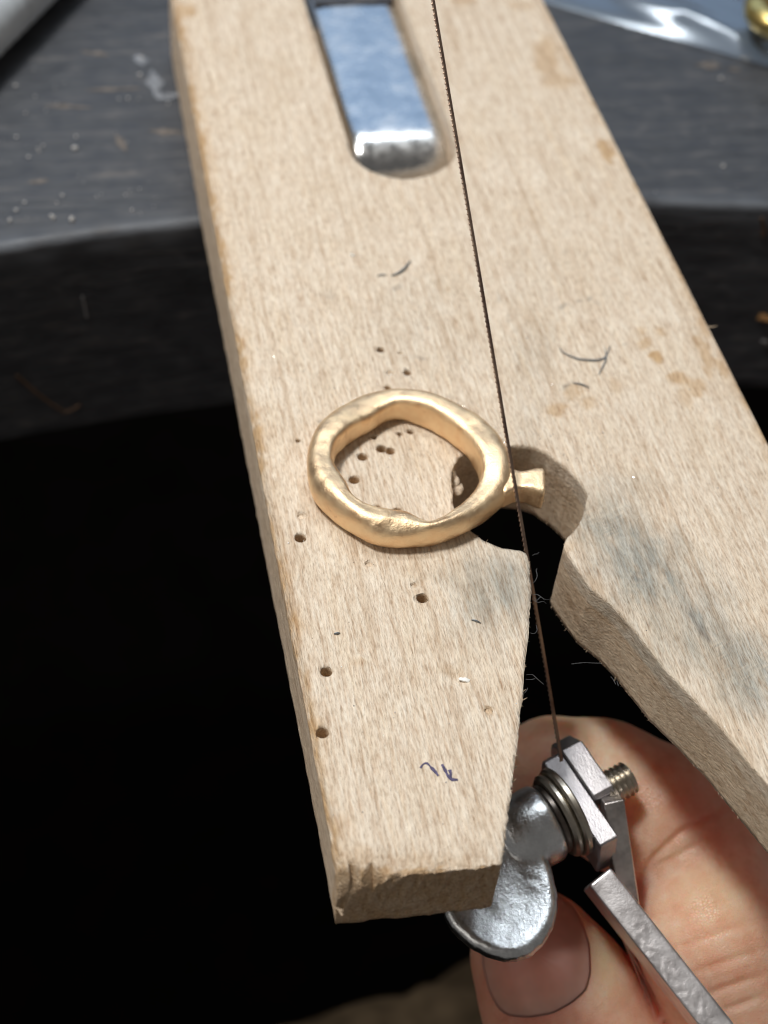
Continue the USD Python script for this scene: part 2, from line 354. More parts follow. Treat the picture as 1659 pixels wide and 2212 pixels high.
M_SCRB = plain('brown_scratch', (0.085, 0.05, 0.03), 0.7)
M_ORANGE = plain('orange_fleck', (0.30, 0.16, 0.06), 0.6)
def wall_pt(p):                                   # point on the bench's front face seen at p
    lo, hi = 180.0, 420.0
    for _ in range(50):
        mid = (lo + hi) / 2
        q = at(p, mid)
        if q[1] > bench_edge_y(q[0]): hi = mid
        else: lo = mid
    return at(p, lo - 0.05)
for pts, m_, r_ in (([(178, 640), (183, 660), (188, 685)], M_SCR, 0.22), ([(35, 810), (75, 845), (110, 872), (140, 890), (158, 884), (172, 874)], M_SCRB, 0.35), ([(1640, 683), (1650, 686), (1670, 690)], M_ORANGE, .8), ([(1650, 734), (1653, 738), (1655, 742)], M_SCR, .6), ([(1645, 470), (1650, 490), (1648, 510)], M_SCRB, .4)):
    put(bench, 'scratch', tube([wall_pt(p) for p in pts], r_, 5), m_)
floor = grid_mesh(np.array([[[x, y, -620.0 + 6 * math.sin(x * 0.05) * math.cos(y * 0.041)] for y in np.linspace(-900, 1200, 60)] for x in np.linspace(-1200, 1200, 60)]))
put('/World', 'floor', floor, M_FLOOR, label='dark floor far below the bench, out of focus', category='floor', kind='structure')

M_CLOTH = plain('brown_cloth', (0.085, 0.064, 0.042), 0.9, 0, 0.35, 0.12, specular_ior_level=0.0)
cc = [on((480, 2120), -260), on((1120, 1900), -260), on((1500, 2700), -260), on((560, 2800), -260)]
uu, vv = np.meshgrid(np.linspace(0, 1, 70), np.linspace(0, 1, 70), indexing='ij')
CG = ((1 - uu) * (1 - vv))[..., None] * cc[0] + (uu * (1 - vv))[..., None] * cc[1] + (uu * vv)[..., None] * cc[2] + ((1 - uu) * vv)[..., None] * cc[3]
cg_ = CG.reshape(-1, 3); fall_ = np.clip(1 - np.minimum(uu, np.minimum(vv, 1 - uu)).ravel() / 0.28, 0, 1) ** 2; cg_[:, 2] += noise3(cg_, 28, 201, 3) * 30 - 110 * fall_; cg_[:, :2] += np.stack([noise3(cg_, 25, 202, 2), noise3(cg_, 25, 203, 2)], 1) * 24
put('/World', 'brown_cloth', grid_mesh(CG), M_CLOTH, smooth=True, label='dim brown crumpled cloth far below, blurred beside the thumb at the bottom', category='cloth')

# ------------------------------------------------------------------ bench pin
XL, XR, YB, YF = -18.25, 49.6, 128.0, -56.3
hole_T = [(1087, 967), (1108, 963.5), (1149.5, 967), (1184, 979.7), (1219, 1007), (1242, 1028), (1260.7, 1049), (1268.8, 1070), (1260.7, 1118.6), (1244.5, 1144), (1221.3, 1167), (1216.7, 1176.4)]
larm_T = [(1081.6, 1871), (1099.5, 1749.7), (1105.5, 1699), (1115, 1617.6), (1128, 1506), (1135, 1431.7), (1141.5, 1371), (1146, 1306), (1148, 1283), (1146, 1255), (1144.5, 1220), (1138, 1199.6), (1126.4, 1190.3), (1089, 1185.7), (1045, 1169.5), (1020, 1151), (995, 1128), (980, 1098), (976, 1085), (979, 1062), (974, 1040), (976, 1020), (977.5, 1009), (990, 990), (1015, 977), (1055, 968)]
rarm_T = [(1218, 1183), (1232.9, 1206.5), (1276.9, 1271), (1327.8, 1313), (1362, 1350), (1443.7, 1454), (1503, 1513.5), (1562.7, 1576.7), (1637, 1669.6)]
inner = [on(p)[:2] for p in larm_T + hole_T + rarm_T]
front_l = np.array([XL + 0.1, YF + 0.5]); front_r = on((1081.6, 1873))[:2]
path = resample(inner, 0.45)
nn = np.stack([noise3(np.c_[path, np.zeros(len(path))], 0.9, s, 2) for s in (1, 2)], 1) * 0.20 + np.stack([noise3(np.c_[path, np.zeros(len(path))], 3.5, s) for s in (7, 8)], 1) * 0.30
calm = np.clip(np.hypot(path[:, 0] - on((1217, 1180))[0], path[:, 1] - on((1217, 1180))[1]) / 2.0, 0, 1) * (path[:, 0] > on((1217, 1180))[0]) * (path[:, 1] < on((1217, 1180))[1] + .5)
path = path + nn * (1 - 0.75 * calm)[:, None]
last = path[-1]; dirn = np.array(inner[-1]) - np.array(inner[-2]); dirn /= np.linalg.norm(dirn)
tail = last + dirn * ((last[1] - (YF - 1.0)) / -dirn[1])
rest = [tail, (XR, YF - 1.6), (XR, 20.0), (XR - 0.15, 24), (XR + 0.1, 27.0), (XR, 30.0), (XR, YB), (XL, YB), (XL, 0), tuple(front_l)]
rest = resample(rest, 0.8)
rest = rest + np.stack([noise3(np.c_[rest, np.zeros(len(rest))], 2.0, s) for s in (3, 4)], 1) * 0.16
fr = resample([front_l, front_r], 0.5)[1:-1]
outline = Polygon(np.vstack([path, rest, fr])).buffer(0)
pin = extrude(outline, -22, 0)
pin = pin.trim_by_plane([0, 0.055, 1.0], -12.0 / math.hypot(0.055, 1)).trim_by_plane([0, 0, 1], BZ)
n_ = np.array([0.80, 0, -0.60]); pin = pin.trim_by_plane(list(n_), float(n_ @ [XL + 0.75, 0, 0]))
n_ = np.array([-0.8, 0, -0.6]); pin = pin.trim_by_plane(list(n_), float(n_ @ [XR - 0.25, 0, 0]))
holes = [(649, 1163, 13.5, 2.6), (652, 1114, 11, .45), (912, 1293, 13.5, 2.6), (705, 1452, 14, 2.2), (697, 1583, 15, 2.0), (822, 756, 9, 4), (843, 805, 8, .5), (880, 806, 9, 1.2), (866, 763, 6, .4),
         (765, 1037, 13, 1.6), (783, 988, 12, 1.6), (824, 970, 12, 1.6), (843, 975, 11, 1.5), (886, 933, 8, 3), (863, 938, 6, 1), (815, 1101, 12, 2.5), (860, 1105, 11, 2.5), (797, 1218, 9, .35),
         (644, 952, 6, 1), (807, 945, 8, 1.5), (838, 838, 8, 1), (895, 1262, 8, .3), (1056, 1535, 10, .3)]
def hole_r(px): return px / FPX * 172
cuts = []
for x, y, r, d in holes:
    c = on((x, y)); s = (EYE[2] / abs((ROT.T @ ray((x, y)))[2])) / FPX
    q = m3.Manifold.cylinder(d + 1, r * s * 0.93, r * s, 20).translate([c[0], c[1], -d])
    cuts.append(q)
slot_T = [(663, 0), (752, 312), (758, 333), (770, 348), (782, 358.6), (802, 371), (826.7, 379.5), (850, 385), (871, 388), (895, 386.5), (916, 382), (940, 374), (960.6, 363), (973, 354), (981.5, 342), (986, 330), (986, 315), (975.5, 280), (934, 164), (871.3, 0)]
slot = np.array([on(p)[:2] for p in slot_T])
sl, sr = slot[:5, 0].min(), slot[-5:, 0].max()
slot[0] = (slot[1, 0] - 0.1, YB + 5); slot[-1] = (slot[-3, 0] + 0.3, YB + 5); slot = np.delete(slot, -2, 0)
cuts.append(extrude(Polygon(slot).buffer(0), -11.5, 5))
pin = pin - m3.Manifold.batch_boolean(cuts, m3.OpType.Add)
# a broken step of wood left in the wall of the round cut-out
bp = on((990, 1035), -1.0)
chunk = [m3.Manifold.sphere(1.0, 6).scale([0.6, s1, 0.9]).rotate([20 * k, 30 * k, 15 * k]).translate([bp[0] - 0.5 + 0.2 * k, bp[1] + 1.4 - 0.9 * k, -1.6 - 0.5 * k]) for k, s1 in ((0, 1.2), (1, 0.9), (2, 1.1))]
pin = m3.Manifold.batch_boolean([pin] + chunk, m3.OpType.Add)
def chip(*pts):
    return m3.Manifold.hull_points(np.array(pts, float))
yc = YF + 0.4
for a_, b_, l0, l1, d0, d1 in ((-.6, 1.5, 3.4, 2.2, 7.6, 5.0), (1.4, 2.6, 3.4, 2.6, 4.8, 4.2), (2.5, 3.9, 1.6, 3.2, 1.9, 4.4), (3.8, 5.0, 3.0, 1.7, 3.4, 1.6), (4.9, 6.6, 1.2, 1.8, 1.0, 2.0), (6.5, 8.6, 1.4, .8, 1.4, .8), (8.5, 10.4, .7, 1.2, .7, 1.1), (10.3, 13.0, .9, .5, .9, .5), (13.0, 15.4, .5, .8, .4, .7), (15.3, 17.6, .6, .3, .5, .3)):
    yq = YF + 0.2 - 0.06 * np.array([a_, b_])
    w_ = chip((XL + a_, yq[0] - 1.2, .6), (XL + b_, yq[1] - 1.2, .6), (XL + a_, yq[0] + l0, .6), (XL + b_, yq[1] + l1, .6), (XL + a_, yq[0] - 1.2, -d0), (XL + b_, yq[1] - 1.2, -d1))
    pin = pin - w_
pin = pin.refine_to_length(0.62)
pv, pf, _ = meshkit.arrays(pin)
pv = pv.copy()
# worn and splintered front end of the left arm
top = np.clip((pv[:, 2] + 9) / 9, 0, 1)
dist = pv[:, 1] - (YF + 0.2 - 0.06 * (pv[:, 0] - XL))
larm = pv[:, 0] < 6
grain = meshkit.noise(np.c_[pv[:, 0] * 1.3, pv[:, 1] * 0.25, pv[:, 2] * 0.3] + 50, 3)
grain2 = meshkit.noise(np.c_[pv[:, 0] * 3.2, pv[:, 1] * 0.5, pv[:, 2] * 0.5] + 50, 9)
edge = np.clip(1 - dist / 5.0, 0, 1) ** 2 * larm
wear = 0.7 * edge * (0.35 + 0.9 * grain + 0.7 * grain2)
left = np.exp(-np.clip(pv[:, 0] - XL, 0, None) ** 2 / (2 * 2.4 ** 2)) * larm
left2 = np.exp(-(pv[:, 0] - (XL + 4.6)) ** 2 / (2 * 0.9 ** 2)) * larm
wear += 0.4 * np.clip(1 - dist / 3.6, 0, 1) ** 1.3 * (left * (0.8 + 1.6 * grain) + left2 * (0.6 + 1.3 * grain2))
pv[:, 2] -= wear * top * (0.45 + 0.55 * top)
pv[:, 1] += np.clip(1 - dist / 1.2, 0, 1) * larm * top * (0.7 * grain2 + 0.5 * left + 0.25)
# shallow dents and general unevenness
isup = pv[:, 2] > -0.9
pv += (noise3(pv, 0.8, 33, 2) * 0.42 * np.exp(-np.clip(dist, 0, None) / 2.0) * larm)[:, None] * np.array([.5, .8, .8])
bumps = noise3(pv, 5.0, 21) * 0.16 + meshkit.noise(np.c_[pv[:, 0] * 1.6, pv[:, 1] * 0.35, pv[:, 2]] + 80, 5) * 0.09
for x, y, rx, ry, d in ((990, 1462, 2.0, 1.2, 0.35), (895, 1262, 1.2, .8, .2), (770, 1400, 2, 1, .12), (1330, 1000, 3, 2, .15), (930, 1250, 2.2, 1, .12), (1240, 845, 1.6, .9, .2), (1200, 885, 1.5, 1, .25)):
    c = on((x, y)); bumps -= d * np.exp(-((pv[:, 0] - c[0]) / rx) ** 2 - ((pv[:, 1] - c[1]) / ry) ** 2)
pv[:, 2] += bumps * isup
pv[:, :2] += np.stack([noise3(pv, 1.4, s, 2) for s in (31, 32)], 1) * 0.14 * (~isup)[:, None]
# stains and painted tone: r grey metal dust, g tan glue or burn, browner sides, front-end shade, b dark smudge
P2 = proj(pv * [1, 1, 0])
def blob(x, y, rx, ry, ang=0.0, soft=1.0, seed=0, ns=1.6):
    c, s = math.cos(math.radians(ang)), math.sin(math.radians(ang))
    dx, dy = P2[:, 0] - x, P2[:, 1] - y
    u, v = (c * dx + s * dy) / rx, (-s * dx + c * dy) / ry
    r = np.sqrt(u * u + v * v) + noise3(pv, ns, seed) * (0.7 if ns >= 3 else 1.1)
    return np.clip((1.15 - r) / (0.5 * soft), 0, 1)
up = (pv[:, 2] > -2.5)
gmask = np.zeros(len(pv)); tmask = np.zeros(len(pv)); dmask = np.zeros(len(pv))
streak = 0.55 + 0.9 * (meshkit.noise(np.c_[pv[:, 0] * 2.2, pv[:, 1] * 0.28, pv[:, 2] * 0] + 30, 17))
for a in ((1075, 1280, 115, 110, 40, 1.8, 1, 3, .72), (1040, 1350, 70, 90, 50, 1.8, 2, 3, .3), (1330, 1150, 150, 85, 30, 2.0, 3, 4, .8), (1390, 1230, 160, 110, 30, 1.9, 4, 4, .85), (1500, 1330, 180, 110, 45, 2.0, 5, 4, .75), (1600, 1450, 160, 100, 50, 2.0, 6, 4, .75),
          (1430, 1390, 140, 80, 45, 2.0, 7, 4, .42), (1290, 1230, 70, 50, 40, 1.8, 8, 3, .45), (1150, 760, 90, 60, 0, 2.2, 9, 4, .12), (900, 700, 160, 120, 0, 2.2, 10, 5, .12), (1340, 1060, 90, 60, 0, 1.8, 12, 3, .3)):
    gmask = np.maximum(gmask, blob(*a[:8]) * a[8] * streak)
for a in ((1180, 130, 30, 55, -10, 1.0, 21, 2.5, .5), (1210, 175, 45, 20, 0, 1.0, 22, 2.5, .5), (1235, 120, 20, 45, -20, 1, 23, 2, .35), (1308, 325, 15, 28, -30, .6, 24, 1.2, .85), (1000, 2, 30, 14, 0, .8, 25, 2, .5), (1130, 12, 30, 10, 0, .8, 26, 2, .3),
          (1385, 717, 9, 12, -30, .7, 27, 1, .55), (1393, 744, 12, 14, 20, .7, 28, 1, .6), (1417, 771, 18, 12, 25, .6, 29, 1, .9), (1428, 717, 8, 15, -30, .7, 30, 1, .6), (1521, 711, 10, 24, -30, .7, 31, 1, .55), (1505, 736, 10, 14, -30, .7, 32, 1, .6),
          (1524, 765, 14, 30, -20, .8, 33, 1, .6), (1532, 801, 8, 20, -20, .7, 34, 1, .5), (1559, 796, 10, 24, -30, .7, 35, 1, .6), (1464, 818, 26, 14, 10, .7, 36, 1, .7), (1507, 837, 24, 22, 20, .8, 37, 1.2, .6), (1480, 859, 16, 24, -20, .9, 38, 1, .4),
          (1469, 586, 8, 30, -30, .8, 39, 1, .6), (1200, 885, 24, 14, 0, .7, 40, 1.2, .6), (1240, 845, 16, 18, -20, .7, 41, 1.2, .5), (1272, 868, 18, 16, -20, .8, 42, 1.2, .5), (1330, 830, 14, 22, -20, .9, 43, 1.2, .35), (1340, 470, 12, 12, 0, .8, 44, 1, .2),
          (968, 625, 6, 5, 0, .6, 45, .8, .6), (1290, 40, 30, 60, -25, 1.2, 46, 3, .2), (400, 25, 26, 22, 0, .8, 47, 2, .7), (612, 1255, 9, 22, 10, .7, 48, 1, .7), (622, 1300, 7, 14, 10, .7, 49, 1, .6), (640, 1390, 9, 30, 10, .8, 50, 1, .55), (660, 1490, 9, 40, 10, .9, 51, 1, .5),
          (675, 1590, 8, 30, 10, .8, 52, 1, .55), (690, 1690, 10, 50, 10, .9, 53, 1, .5), (600, 1150, 8, 40, 10, .9, 54, 1, .35), (775, 1430, 16, 9, 10, .9, 55, 1, .35), (1056, 1535, 11, 11, 0, .6, 56, .8, .5), (975, 1450, 30, 14, 10, 1.2, 57, 1, .3),
          (760, 1850, 60, 30, 0, 1.4, 58, 1.5, .35), (930, 1860, 120, 20, 0, 1.4, 59, 1.5, .25), (880, 1135, 30, 8, 0, 1, 60, 1.2, .3), (1230, 1180, 18, 14, 0, 1, 61, 1, .3), (1290, 1265, 40, 8, 45, 1, 62, 1, .25), (1480, 1560, 14, 8, 45, 1, 63, 1, .4)):
    tmask = np.maximum(tmask, blob(*a[:8]) * a[8])
for a in ((858, 622, 16, 7, -25, 1.2, 71, .8, .3), (706, 640, 22, 14, 0, 1.8, 72, .8, .16), (906, 774, 11, 5, 0, 1.2, 73, .6, .45), (1216, 662, 12, 5, -25, 1.1, 74, .6, .42), (1252, 650, 7, 4, 0, 1.1, 75, .5, .4), (1272, 647, 9, 5, 0, 1.1, 76, .5, .4), (1080, 645, 8, 10, 0, 1.6, 77, .6, .25),
          (1097, 690, 6, 12, 0, 1.6, 78, .6, .25), (975, 858, 7, 4, 0, 1, 79, .4, .5), (1219, 835, 4, 5, 0, .8, 80, .4, .6), (692, 912, 4, 8, 0, .8, 81, .4, .5), (1520, 1368, 7, 24, -40, 1.2, 82, .6, .38), (1490, 1330, 5, 16, -40, 1.2, 83, .6, .3), (1378, 1252, 8, 22, -50, 1.4, 84, .6, .3),
          (1400, 1220, 6, 14, -50, 1.4, 85, .6, .28), (1230, 828, 10, 6, 0, 1.2, 86, .5, .15), (1222, 545, 8, 6, 0, 1.4, 87, .5, .14), (1222, 415, 7, 6, 0, 1.4, 88, .5, .16), (830, 925, 16, 6, 0, 1.4, 89, .5, .3), (1290, 655, 5, 4, 0, 1, 90, .4, .2), (1350, 745, 6, 4, 0, 1, 91, .4, .25)):
    dmask = np.maximum(dmask, blob(*a[:8]) * a[8])
wear_shade = np.stack([gmask * up, tmask * up, dmask * up], 1)
wear_shade[:, 1] = np.maximum(wear_shade[:, 1], 0.36 * (~up) * (dist > 1.5))  # faces below the top are tinted browner
en = meshkit.noise(pv * [.5, .22, .5] + 60, 41) * meshkit.noise(pv * [1.5, .8, 1.5] + 60, 42) * 2.2
edge_l = np.exp(-np.clip(pv[:, 0] - XL - .3, 0, None) / 0.8) * (pv[:, 2] > -1.6); edge_r = np.exp(-np.clip(XR - pv[:, 0], 0, None) / 0.7) * (pv[:, 2] > -2)
wear_shade[:, 1] = np.maximum(wear_shade[:, 1], np.clip((1.25 * edge_l + .9 * edge_r) * en, 0, .9))
wear_shade[:, 1] = np.maximum(wear_shade[:, 1], np.clip((0.45 + 0.5 * grain2) * ((dist < 2.5) & larm & (pv[:, 2] < -0.5)), 0, 1))  # front end painted darker brown to carry its shade
# drilled holes are brown inside
for x, y, r, d in holes:
    if d < 1: continue
    c = on((x, y)); s = (EYE[2] / abs((ROT.T @ ray((x, y)))[2])) / FPX
    k = (np.hypot(pv[:, 0] - c[0], pv[:, 1] - c[1]) < r * s + 0.05) & (pv[:, 2] < -0.25)
    wear_shade[k, 1] = 0.6
pinx = thing('bench_pin', 'pale worn wooden bench pin with a round cut-out, drilled holes and two tapering arms', 'bench pin', (15, 30, BZ))
put(pinx, 'board', trimesh.Trimesh(pv, pf, process=False), M_WOOD, attrs={'wear': wear_shade})

pintree = trimesh.Trimesh(pv, pf, process=False)
upper = pv[isup]; utree = cKDTree(upper[:, :2])
def surf(p, lift=0.0):                              # a point lying on the pin's uneven top seen at p
    q = on(p); d, k = utree.query(q[:2], k=4)
    return np.array([q[0], q[1], upper[k, 2].max() + lift])
# pen marks
for pts in ([(908, 1660), (914, 1651), (922, 1648), (930, 1657), (939, 1666), (947, 1677)], [(955, 1652), (960, 1662), (965, 1672), (972, 1684), (981, 1685), (989, 1685)], [(971, 1664), (974, 1672), (973, 1682)]):
    c = smooth_path([surf(p, 0.02) for p in pts], 0.12, 1.2)
    w = 0.10 + 0.20 * meshkit.noise(c * 2.5, 4)
    tv = np.gradient(c, axis=0); sd = np.cross(tv, [0, 0, 1.0]); sd /= np.linalg.norm(sd, axis=1, keepdims=True)
    put(pinx, 'pen_mark', grid_mesh(np.stack([c - sd * w[:, None] - [0, 0, .08], c - sd * w[:, None] * .6 + [0, 0, .04], c + sd * w[:, None] * .6 + [0, 0, .04], c + sd * w[:, None] - [0, 0, .08]], 1)), M_INK)
# raised splinters and fuzz along the sawn edges
fz = []
pathz = resample(path, 0.25)
tang = np.gradient(pathz, axis=0); tang /= np.linalg.norm(tang, axis=1, keepdims=True)
outw = np.stack([tang[:, 1], -tang[:, 0]], 1)
probe = shapely.contains_xy(outline, pathz[:, 0] + 0.7 * outw[:, 0], pathz[:, 1] + 0.7 * outw[:, 1])
outw[probe] *= -1
for i in range(len(pathz)):
    yb = -(12 + 0.055 * pathz[i, 1])
    for _ in range(3):
        low = rng.random() < 0.5
        z = yb + 0.1 if low else -0.05
        if rng.random() < 0.74: continue
        L = rng.exponential(0.10) + 0.04
        d = np.array([*(outw[i] * rng.uniform(.3, 1) + tang[i] * rng.normal(0, .7)), rng.normal(0, .5) + (0.3 if not low else -0.3)])
        d /= np.linalg.norm(d)
        b = np.array([*pathz[i], z]) - d * 0.25
        e = b + d * (L + 0.25) + rng.normal(0, .06, 3)
        fz.append(tube(np.array([b, (b + e) / 2 + rng.normal(0, .03, 3), e]), [0.055, 0.04, 0.012], 3))
put(pinx, 'wood_fuzz', cat(fz), M_FIBRE, smooth=False, kind='stuff')
sp = []
for x, y, ang, L in ((716, 1968, 160, .6), (712, 1975, 120, .5), (1535, 706, -20, .9), (1104, 1690, 10, .6), (1108, 1660, 0, .5)):
    b = on((x, y), -1.0 if x > 1000 else -3.0); d = np.array([math.cos(math.radians(ang)), math.sin(math.radians(ang)), .3])
    if x < 720: b[0] = max(b[0], XL + 0.05)
    sp.append(tube(np.array([b - d * .3, b + d * L * .5, b + d * L + [0, .1, .1]]), [0.13, 0.08, 0.02], 4))
put(pinx, 'splinter_fringe', cat(sp), M_FIBRE, smooth=False, kind='stuff')

# ------------------------------------------------------------------ steel clamp tongue in the slot
cl, cr = slot[1, 0] + 0.55, on((1000, 300), 0)[0]
CZ = -2.9
crx = slot[-2, 0] - 0.25; clx = on((763, 290), CZ)[0]
yb0 = on((870, 268), CZ)[1]
pr = [(y, CZ) for y in np.linspace(YB + 20, yb0, 30)]
R_ = 9.0
pr += [(yb0 - R_ * math.sin(a), CZ - R_ * (1 - math.cos(a))) for a in np.linspace(0.05, 1.3, 34)]
nx = 26
clipV = np.zeros((len(pr), nx, 3))
for i, (y, z) in enumerate(pr):
    for j in range(nx):
        u = j / (nx - 1) * 2 - 1
        zz = z - 0.5 * abs(u) ** 12 - 0.12 * u * u
        clipV[i, j] = ((clx + crx) / 2 + u * (crx - clx) / 2, y, zz)
fl = clipV.reshape(-1, 3); fl[:, 2] += noise3(fl, 6, 8) * 0.10
bot = clipV - np.array([0, 0.0, 1.3])
ring_ = np.concatenate([clipV, bot[:, ::-1]], 1)
clip = thing('clamp_tongue', 'shiny blue-reflecting steel tongue with a bent end in the slot of the wooden pin', 'clamp', ((clx + crx) / 2, 80, -9.0))
put(clip, 'steel_strip', grid_mesh(ring_, wrap=True, cap=True), M_CLIP, smooth=50)
# hinge edge: a step across the strip close to the far end
put(clip, 'cross_edge', man(trimesh.creation.box(bounds=[[clx + .2, on((770, 9), CZ)[1], CZ - .4], [crx - .2, on((770, 9), CZ)[1] + 16, CZ + 0.35]])), M_DARKST)

# ------------------------------------------------------------------ the ring
outer_T = [(663.7, 1008.7), (672, 953), (696, 910), (741, 871), (797, 845), (835.6, 839), (896, 847.5), (956, 864.7), (1012, 892.7), (1059, 931), (1089, 974), (1101, 1010), (1103, 1050), (1092, 1084), (1068, 1107.6), (1020.5, 1146), (969, 1170), (913, 1183), (861.5, 1187), (810, 1180.7), (754, 1150.6), (711, 1116), (681, 1082), (666, 1043)]
inner_T = [(719, 1009), (728, 975), (745, 961), (793, 931), (836, 908), (861, 903), (896, 910), (939, 927), (982, 953), (1016, 987), (1033, 1013), (1035, 1039), (1016, 1073), (986, 1099), (947, 1123), (930, 1129), (900, 1121), (870, 1108), (818, 1103), (780, 1093), (767, 1086), (745, 1056), (728, 1030)]
HR = 4.3
cT = np.array([880, 1015.0])
c0 = on(cT, 2.0)[:2]
def polar(T, zf):
    pts = []
    for p in T:
        up_ = np.clip((cT[1] - p[1]) / 150, -1, 1)
        q = on(p, zf(up_))[:2] - c0
        pts.append((math.atan2(q[1], q[0]), math.hypot(*q)))
    pts.sort()
    a = np.array(pts)
    a = np.vstack([a[-3:] - [2 * math.pi, 0], a, a[:3] + [2 * math.pi, 0]])
    from scipy.interpolate import PchipInterpolator
    return PchipInterpolator(a[:, 0], a[:, 1])
fo = polar(outer_T, lambda u: 1.9 + 1.1 * u)
fi = polar(inner_T, lambda u: 2.1 - 1.6 * u)
th = np.linspace(-math.pi, math.pi, 361)[:-1]
ro, ri = fo(th), fi(th)
ro = gaussian_filter1d(ro, 2, mode='wrap'); ri = gaussian_filter1d(ri, 2, mode='wrap')
ns = 56
ps = np.linspace(0, 2 * math.pi, ns, endpoint=False)
ringV = np.zeros((360, ns, 3))
hvar = 1 + 0.10 * np.sin(th * 2 + 0.7) + 0.05 * np.sin(th * 5 + 2)
for i, t_ in enumerate(th):
    w, h = (ro[i] - ri[i]) / 2, HR / 2 * hvar[i]
    e = np.where(np.cos(ps) < 0, 2 / 4.2, 2 / 2.4)
    cu = np.sign(np.cos(ps)) * np.abs(np.cos(ps)) ** e; su = np.sign(np.sin(ps)) * np.abs(np.sin(ps)) ** e
    rr = (ro[i] + ri[i]) / 2 + w * cu
    # upper inner shoulder sags on the near side, giving the flat bright facet of the photograph
    near = max(0, -math.sin(t_))
    z = HR / 2 * 1.0 * hvar[i] + h * su * (1 - 0.10 * near * (cu < 0))
    ringV[i] = np.stack([c0[0] + rr * math.cos(t_), c0[1] + rr * math.sin(t_), z + 0.02], 1)
ringm = grid_mesh(np.concatenate([ringV, ringV[:1]], 0), wrap=True)
rv = np.array(ringm.vertices)
nrm = trimesh.Trimesh(rv, ringm.faces, process=False).vertex_normals
dd = noise3(rv, 4.2, 51, 2) * 0.42 + noise3(rv, 1.5, 52, 3) * 0.14
rv = rv + nrm * dd[:, None]
rv[:360 * 0] = rv[:0]
rv[-ns:] = rv[:ns]
# ledge on the near inner side
k = np.exp(-((proj(rv)[:, 0] - 850) / 60) ** 2 - ((proj(rv)[:, 1] - 1118) / 16) ** 2); rv[:, 2] += (0.40 + 0.4 * noise3(rv, 1.0, 55)) * k * (rv[:, 2] > 2)
rv[:, 2] = np.maximum(rv[:, 2], 0.16)
ring = thing('ring_casting', 'matte gold ring casting with a square stub lying over the edge of the round cut-out', 'ring', (c0[0], c0[1], 0))
wr = trimesh.Trimesh(rv, ringm.faces, process=False); wr.merge_vertices(digits_vertex=5)
put(ring, 'band', wr, M_GOLD, smooth=True)
# the stub: lofted square section, narrow at the band and flaring to its sawn end
sx0 = on((1088, 1050), 2.2); sx1 = on((1172, 1056), 2.2)
ax_ = (sx1 - sx0); Ls = np.linalg.norm(ax_); ax_ /= Ls; ay_ = np.cross([0, 0, 1.0], ax_)
rows = []
for u, hw, hh, dz in ((-0.25, 1.7, 1.3, -.3), (0.0, 2.2, 1.65, -.15), (0.16, 1.75, 1.6, -.05), (0.3, 1.45, 1.45, .0), (0.42, 1.38, 1.40, .05), (0.55, 1.45, 1.5, .1), (0.7, 1.62, 1.66, .1), (0.85, 1.82, 1.8, .05), (0.97, 1.86, 1.84, -.02), (1.0, 1.72, 1.7, -.05)):
    e = 2 / 5.5
    a = np.linspace(0, 2 * math.pi, 48, endpoint=False)
    cu = np.sign(np.cos(a)) * np.abs(np.cos(a)) ** e; su = np.sign(np.sin(a)) * np.abs(np.sin(a)) ** e
    rows.append(sx0 + ax_ * Ls * u + np.outer(cu * hw * 1.12, ay_) + np.outer(su * hh * 1.05 + dz, [0, 0, 1.0]))
rows = np.array(rows)
fine = np.array([[np.interp(np.linspace(0, len(rows) - 1, 60), np.arange(len(rows)), rows[:, j, k]) for k in range(3)] for j in range(48)]).transpose(2, 0, 1)
fine = gaussian_filter1d(fine, 1.0, axis=0, mode='nearest')
f2 = fine.reshape(-1, 3); f2 += (noise3(f2, 1.3, 61) * 0.42)[:, None] * np.array([0.2, .6, .8])
put(ring, 'stub', grid_mesh(fine, wrap=True, cap=True), M_GOLD, smooth=45)
lip = []
for a0, b0 in (((1170, 1024), (1174, 1084)),):
    lip.append(tube(smooth_path([on(a0, 3.5), on((1170, 1050), 3.4), on(b0, 2.0)], .2, 1), .13, 6))
put(ring, 'burr', cat(lip), M_GOLD)

# ------------------------------------------------------------------ saw blade and saw frame
b0, b1, b2 = at((1213, 1644), 187.5), at((1112, 1040), 180.5), at((935, 0), 176.0)
s_ = np.linspace(0.0, 1.25, 760)
line = b0 + np.outer(s_, (b2 - b0))
mid = at((1112, 1040), 0.5 * (np.linalg.norm(b0 - EYE) * 0 + 187 + 176)); 
bow = (b1 - (b0 + (b2 - b0) * 0.372))
line = line + np.outer(np.sin(np.clip(s_ / 1.25, 0, 1) * math.pi) / math.sin(0.372 / 1.25 * math.pi), bow) * 0.0
bd = (b2 - b0) / np.linalg.norm(b2 - b0)
side = np.cross(bd, EYE - b1); side /= np.linalg.norm(side)          # across the blade, in the picture's plane
if proj(b1 + side)[0] > proj(b1)[0]: side = -side                    # teeth to the left
thk = np.cross(bd, side)
side, thk = side * math.cos(.5) + thk * math.sin(.5), thk * math.cos(.5) - side * math.sin(.5)
tooth = np.where(np.arange(len(s_)) % 4 == 0, 0.31, np.where(np.arange(len(s_)) % 4 == 1, 0.235, np.where(np.arange(len(s_)) % 4 == 2, 0.20, 0.18)))
V4 = np.stack([line + side * tooth[:, None] + thk * .05, line + side * .13 + thk * .13, line - side * .20 + thk * .13, line - side * .20 - thk * .13, line + side * .13 - thk * .13, line + side * tooth[:, None] - thk * .05], 1)
BLADE = grid_mesh(V4, wrap=True, cap=True)

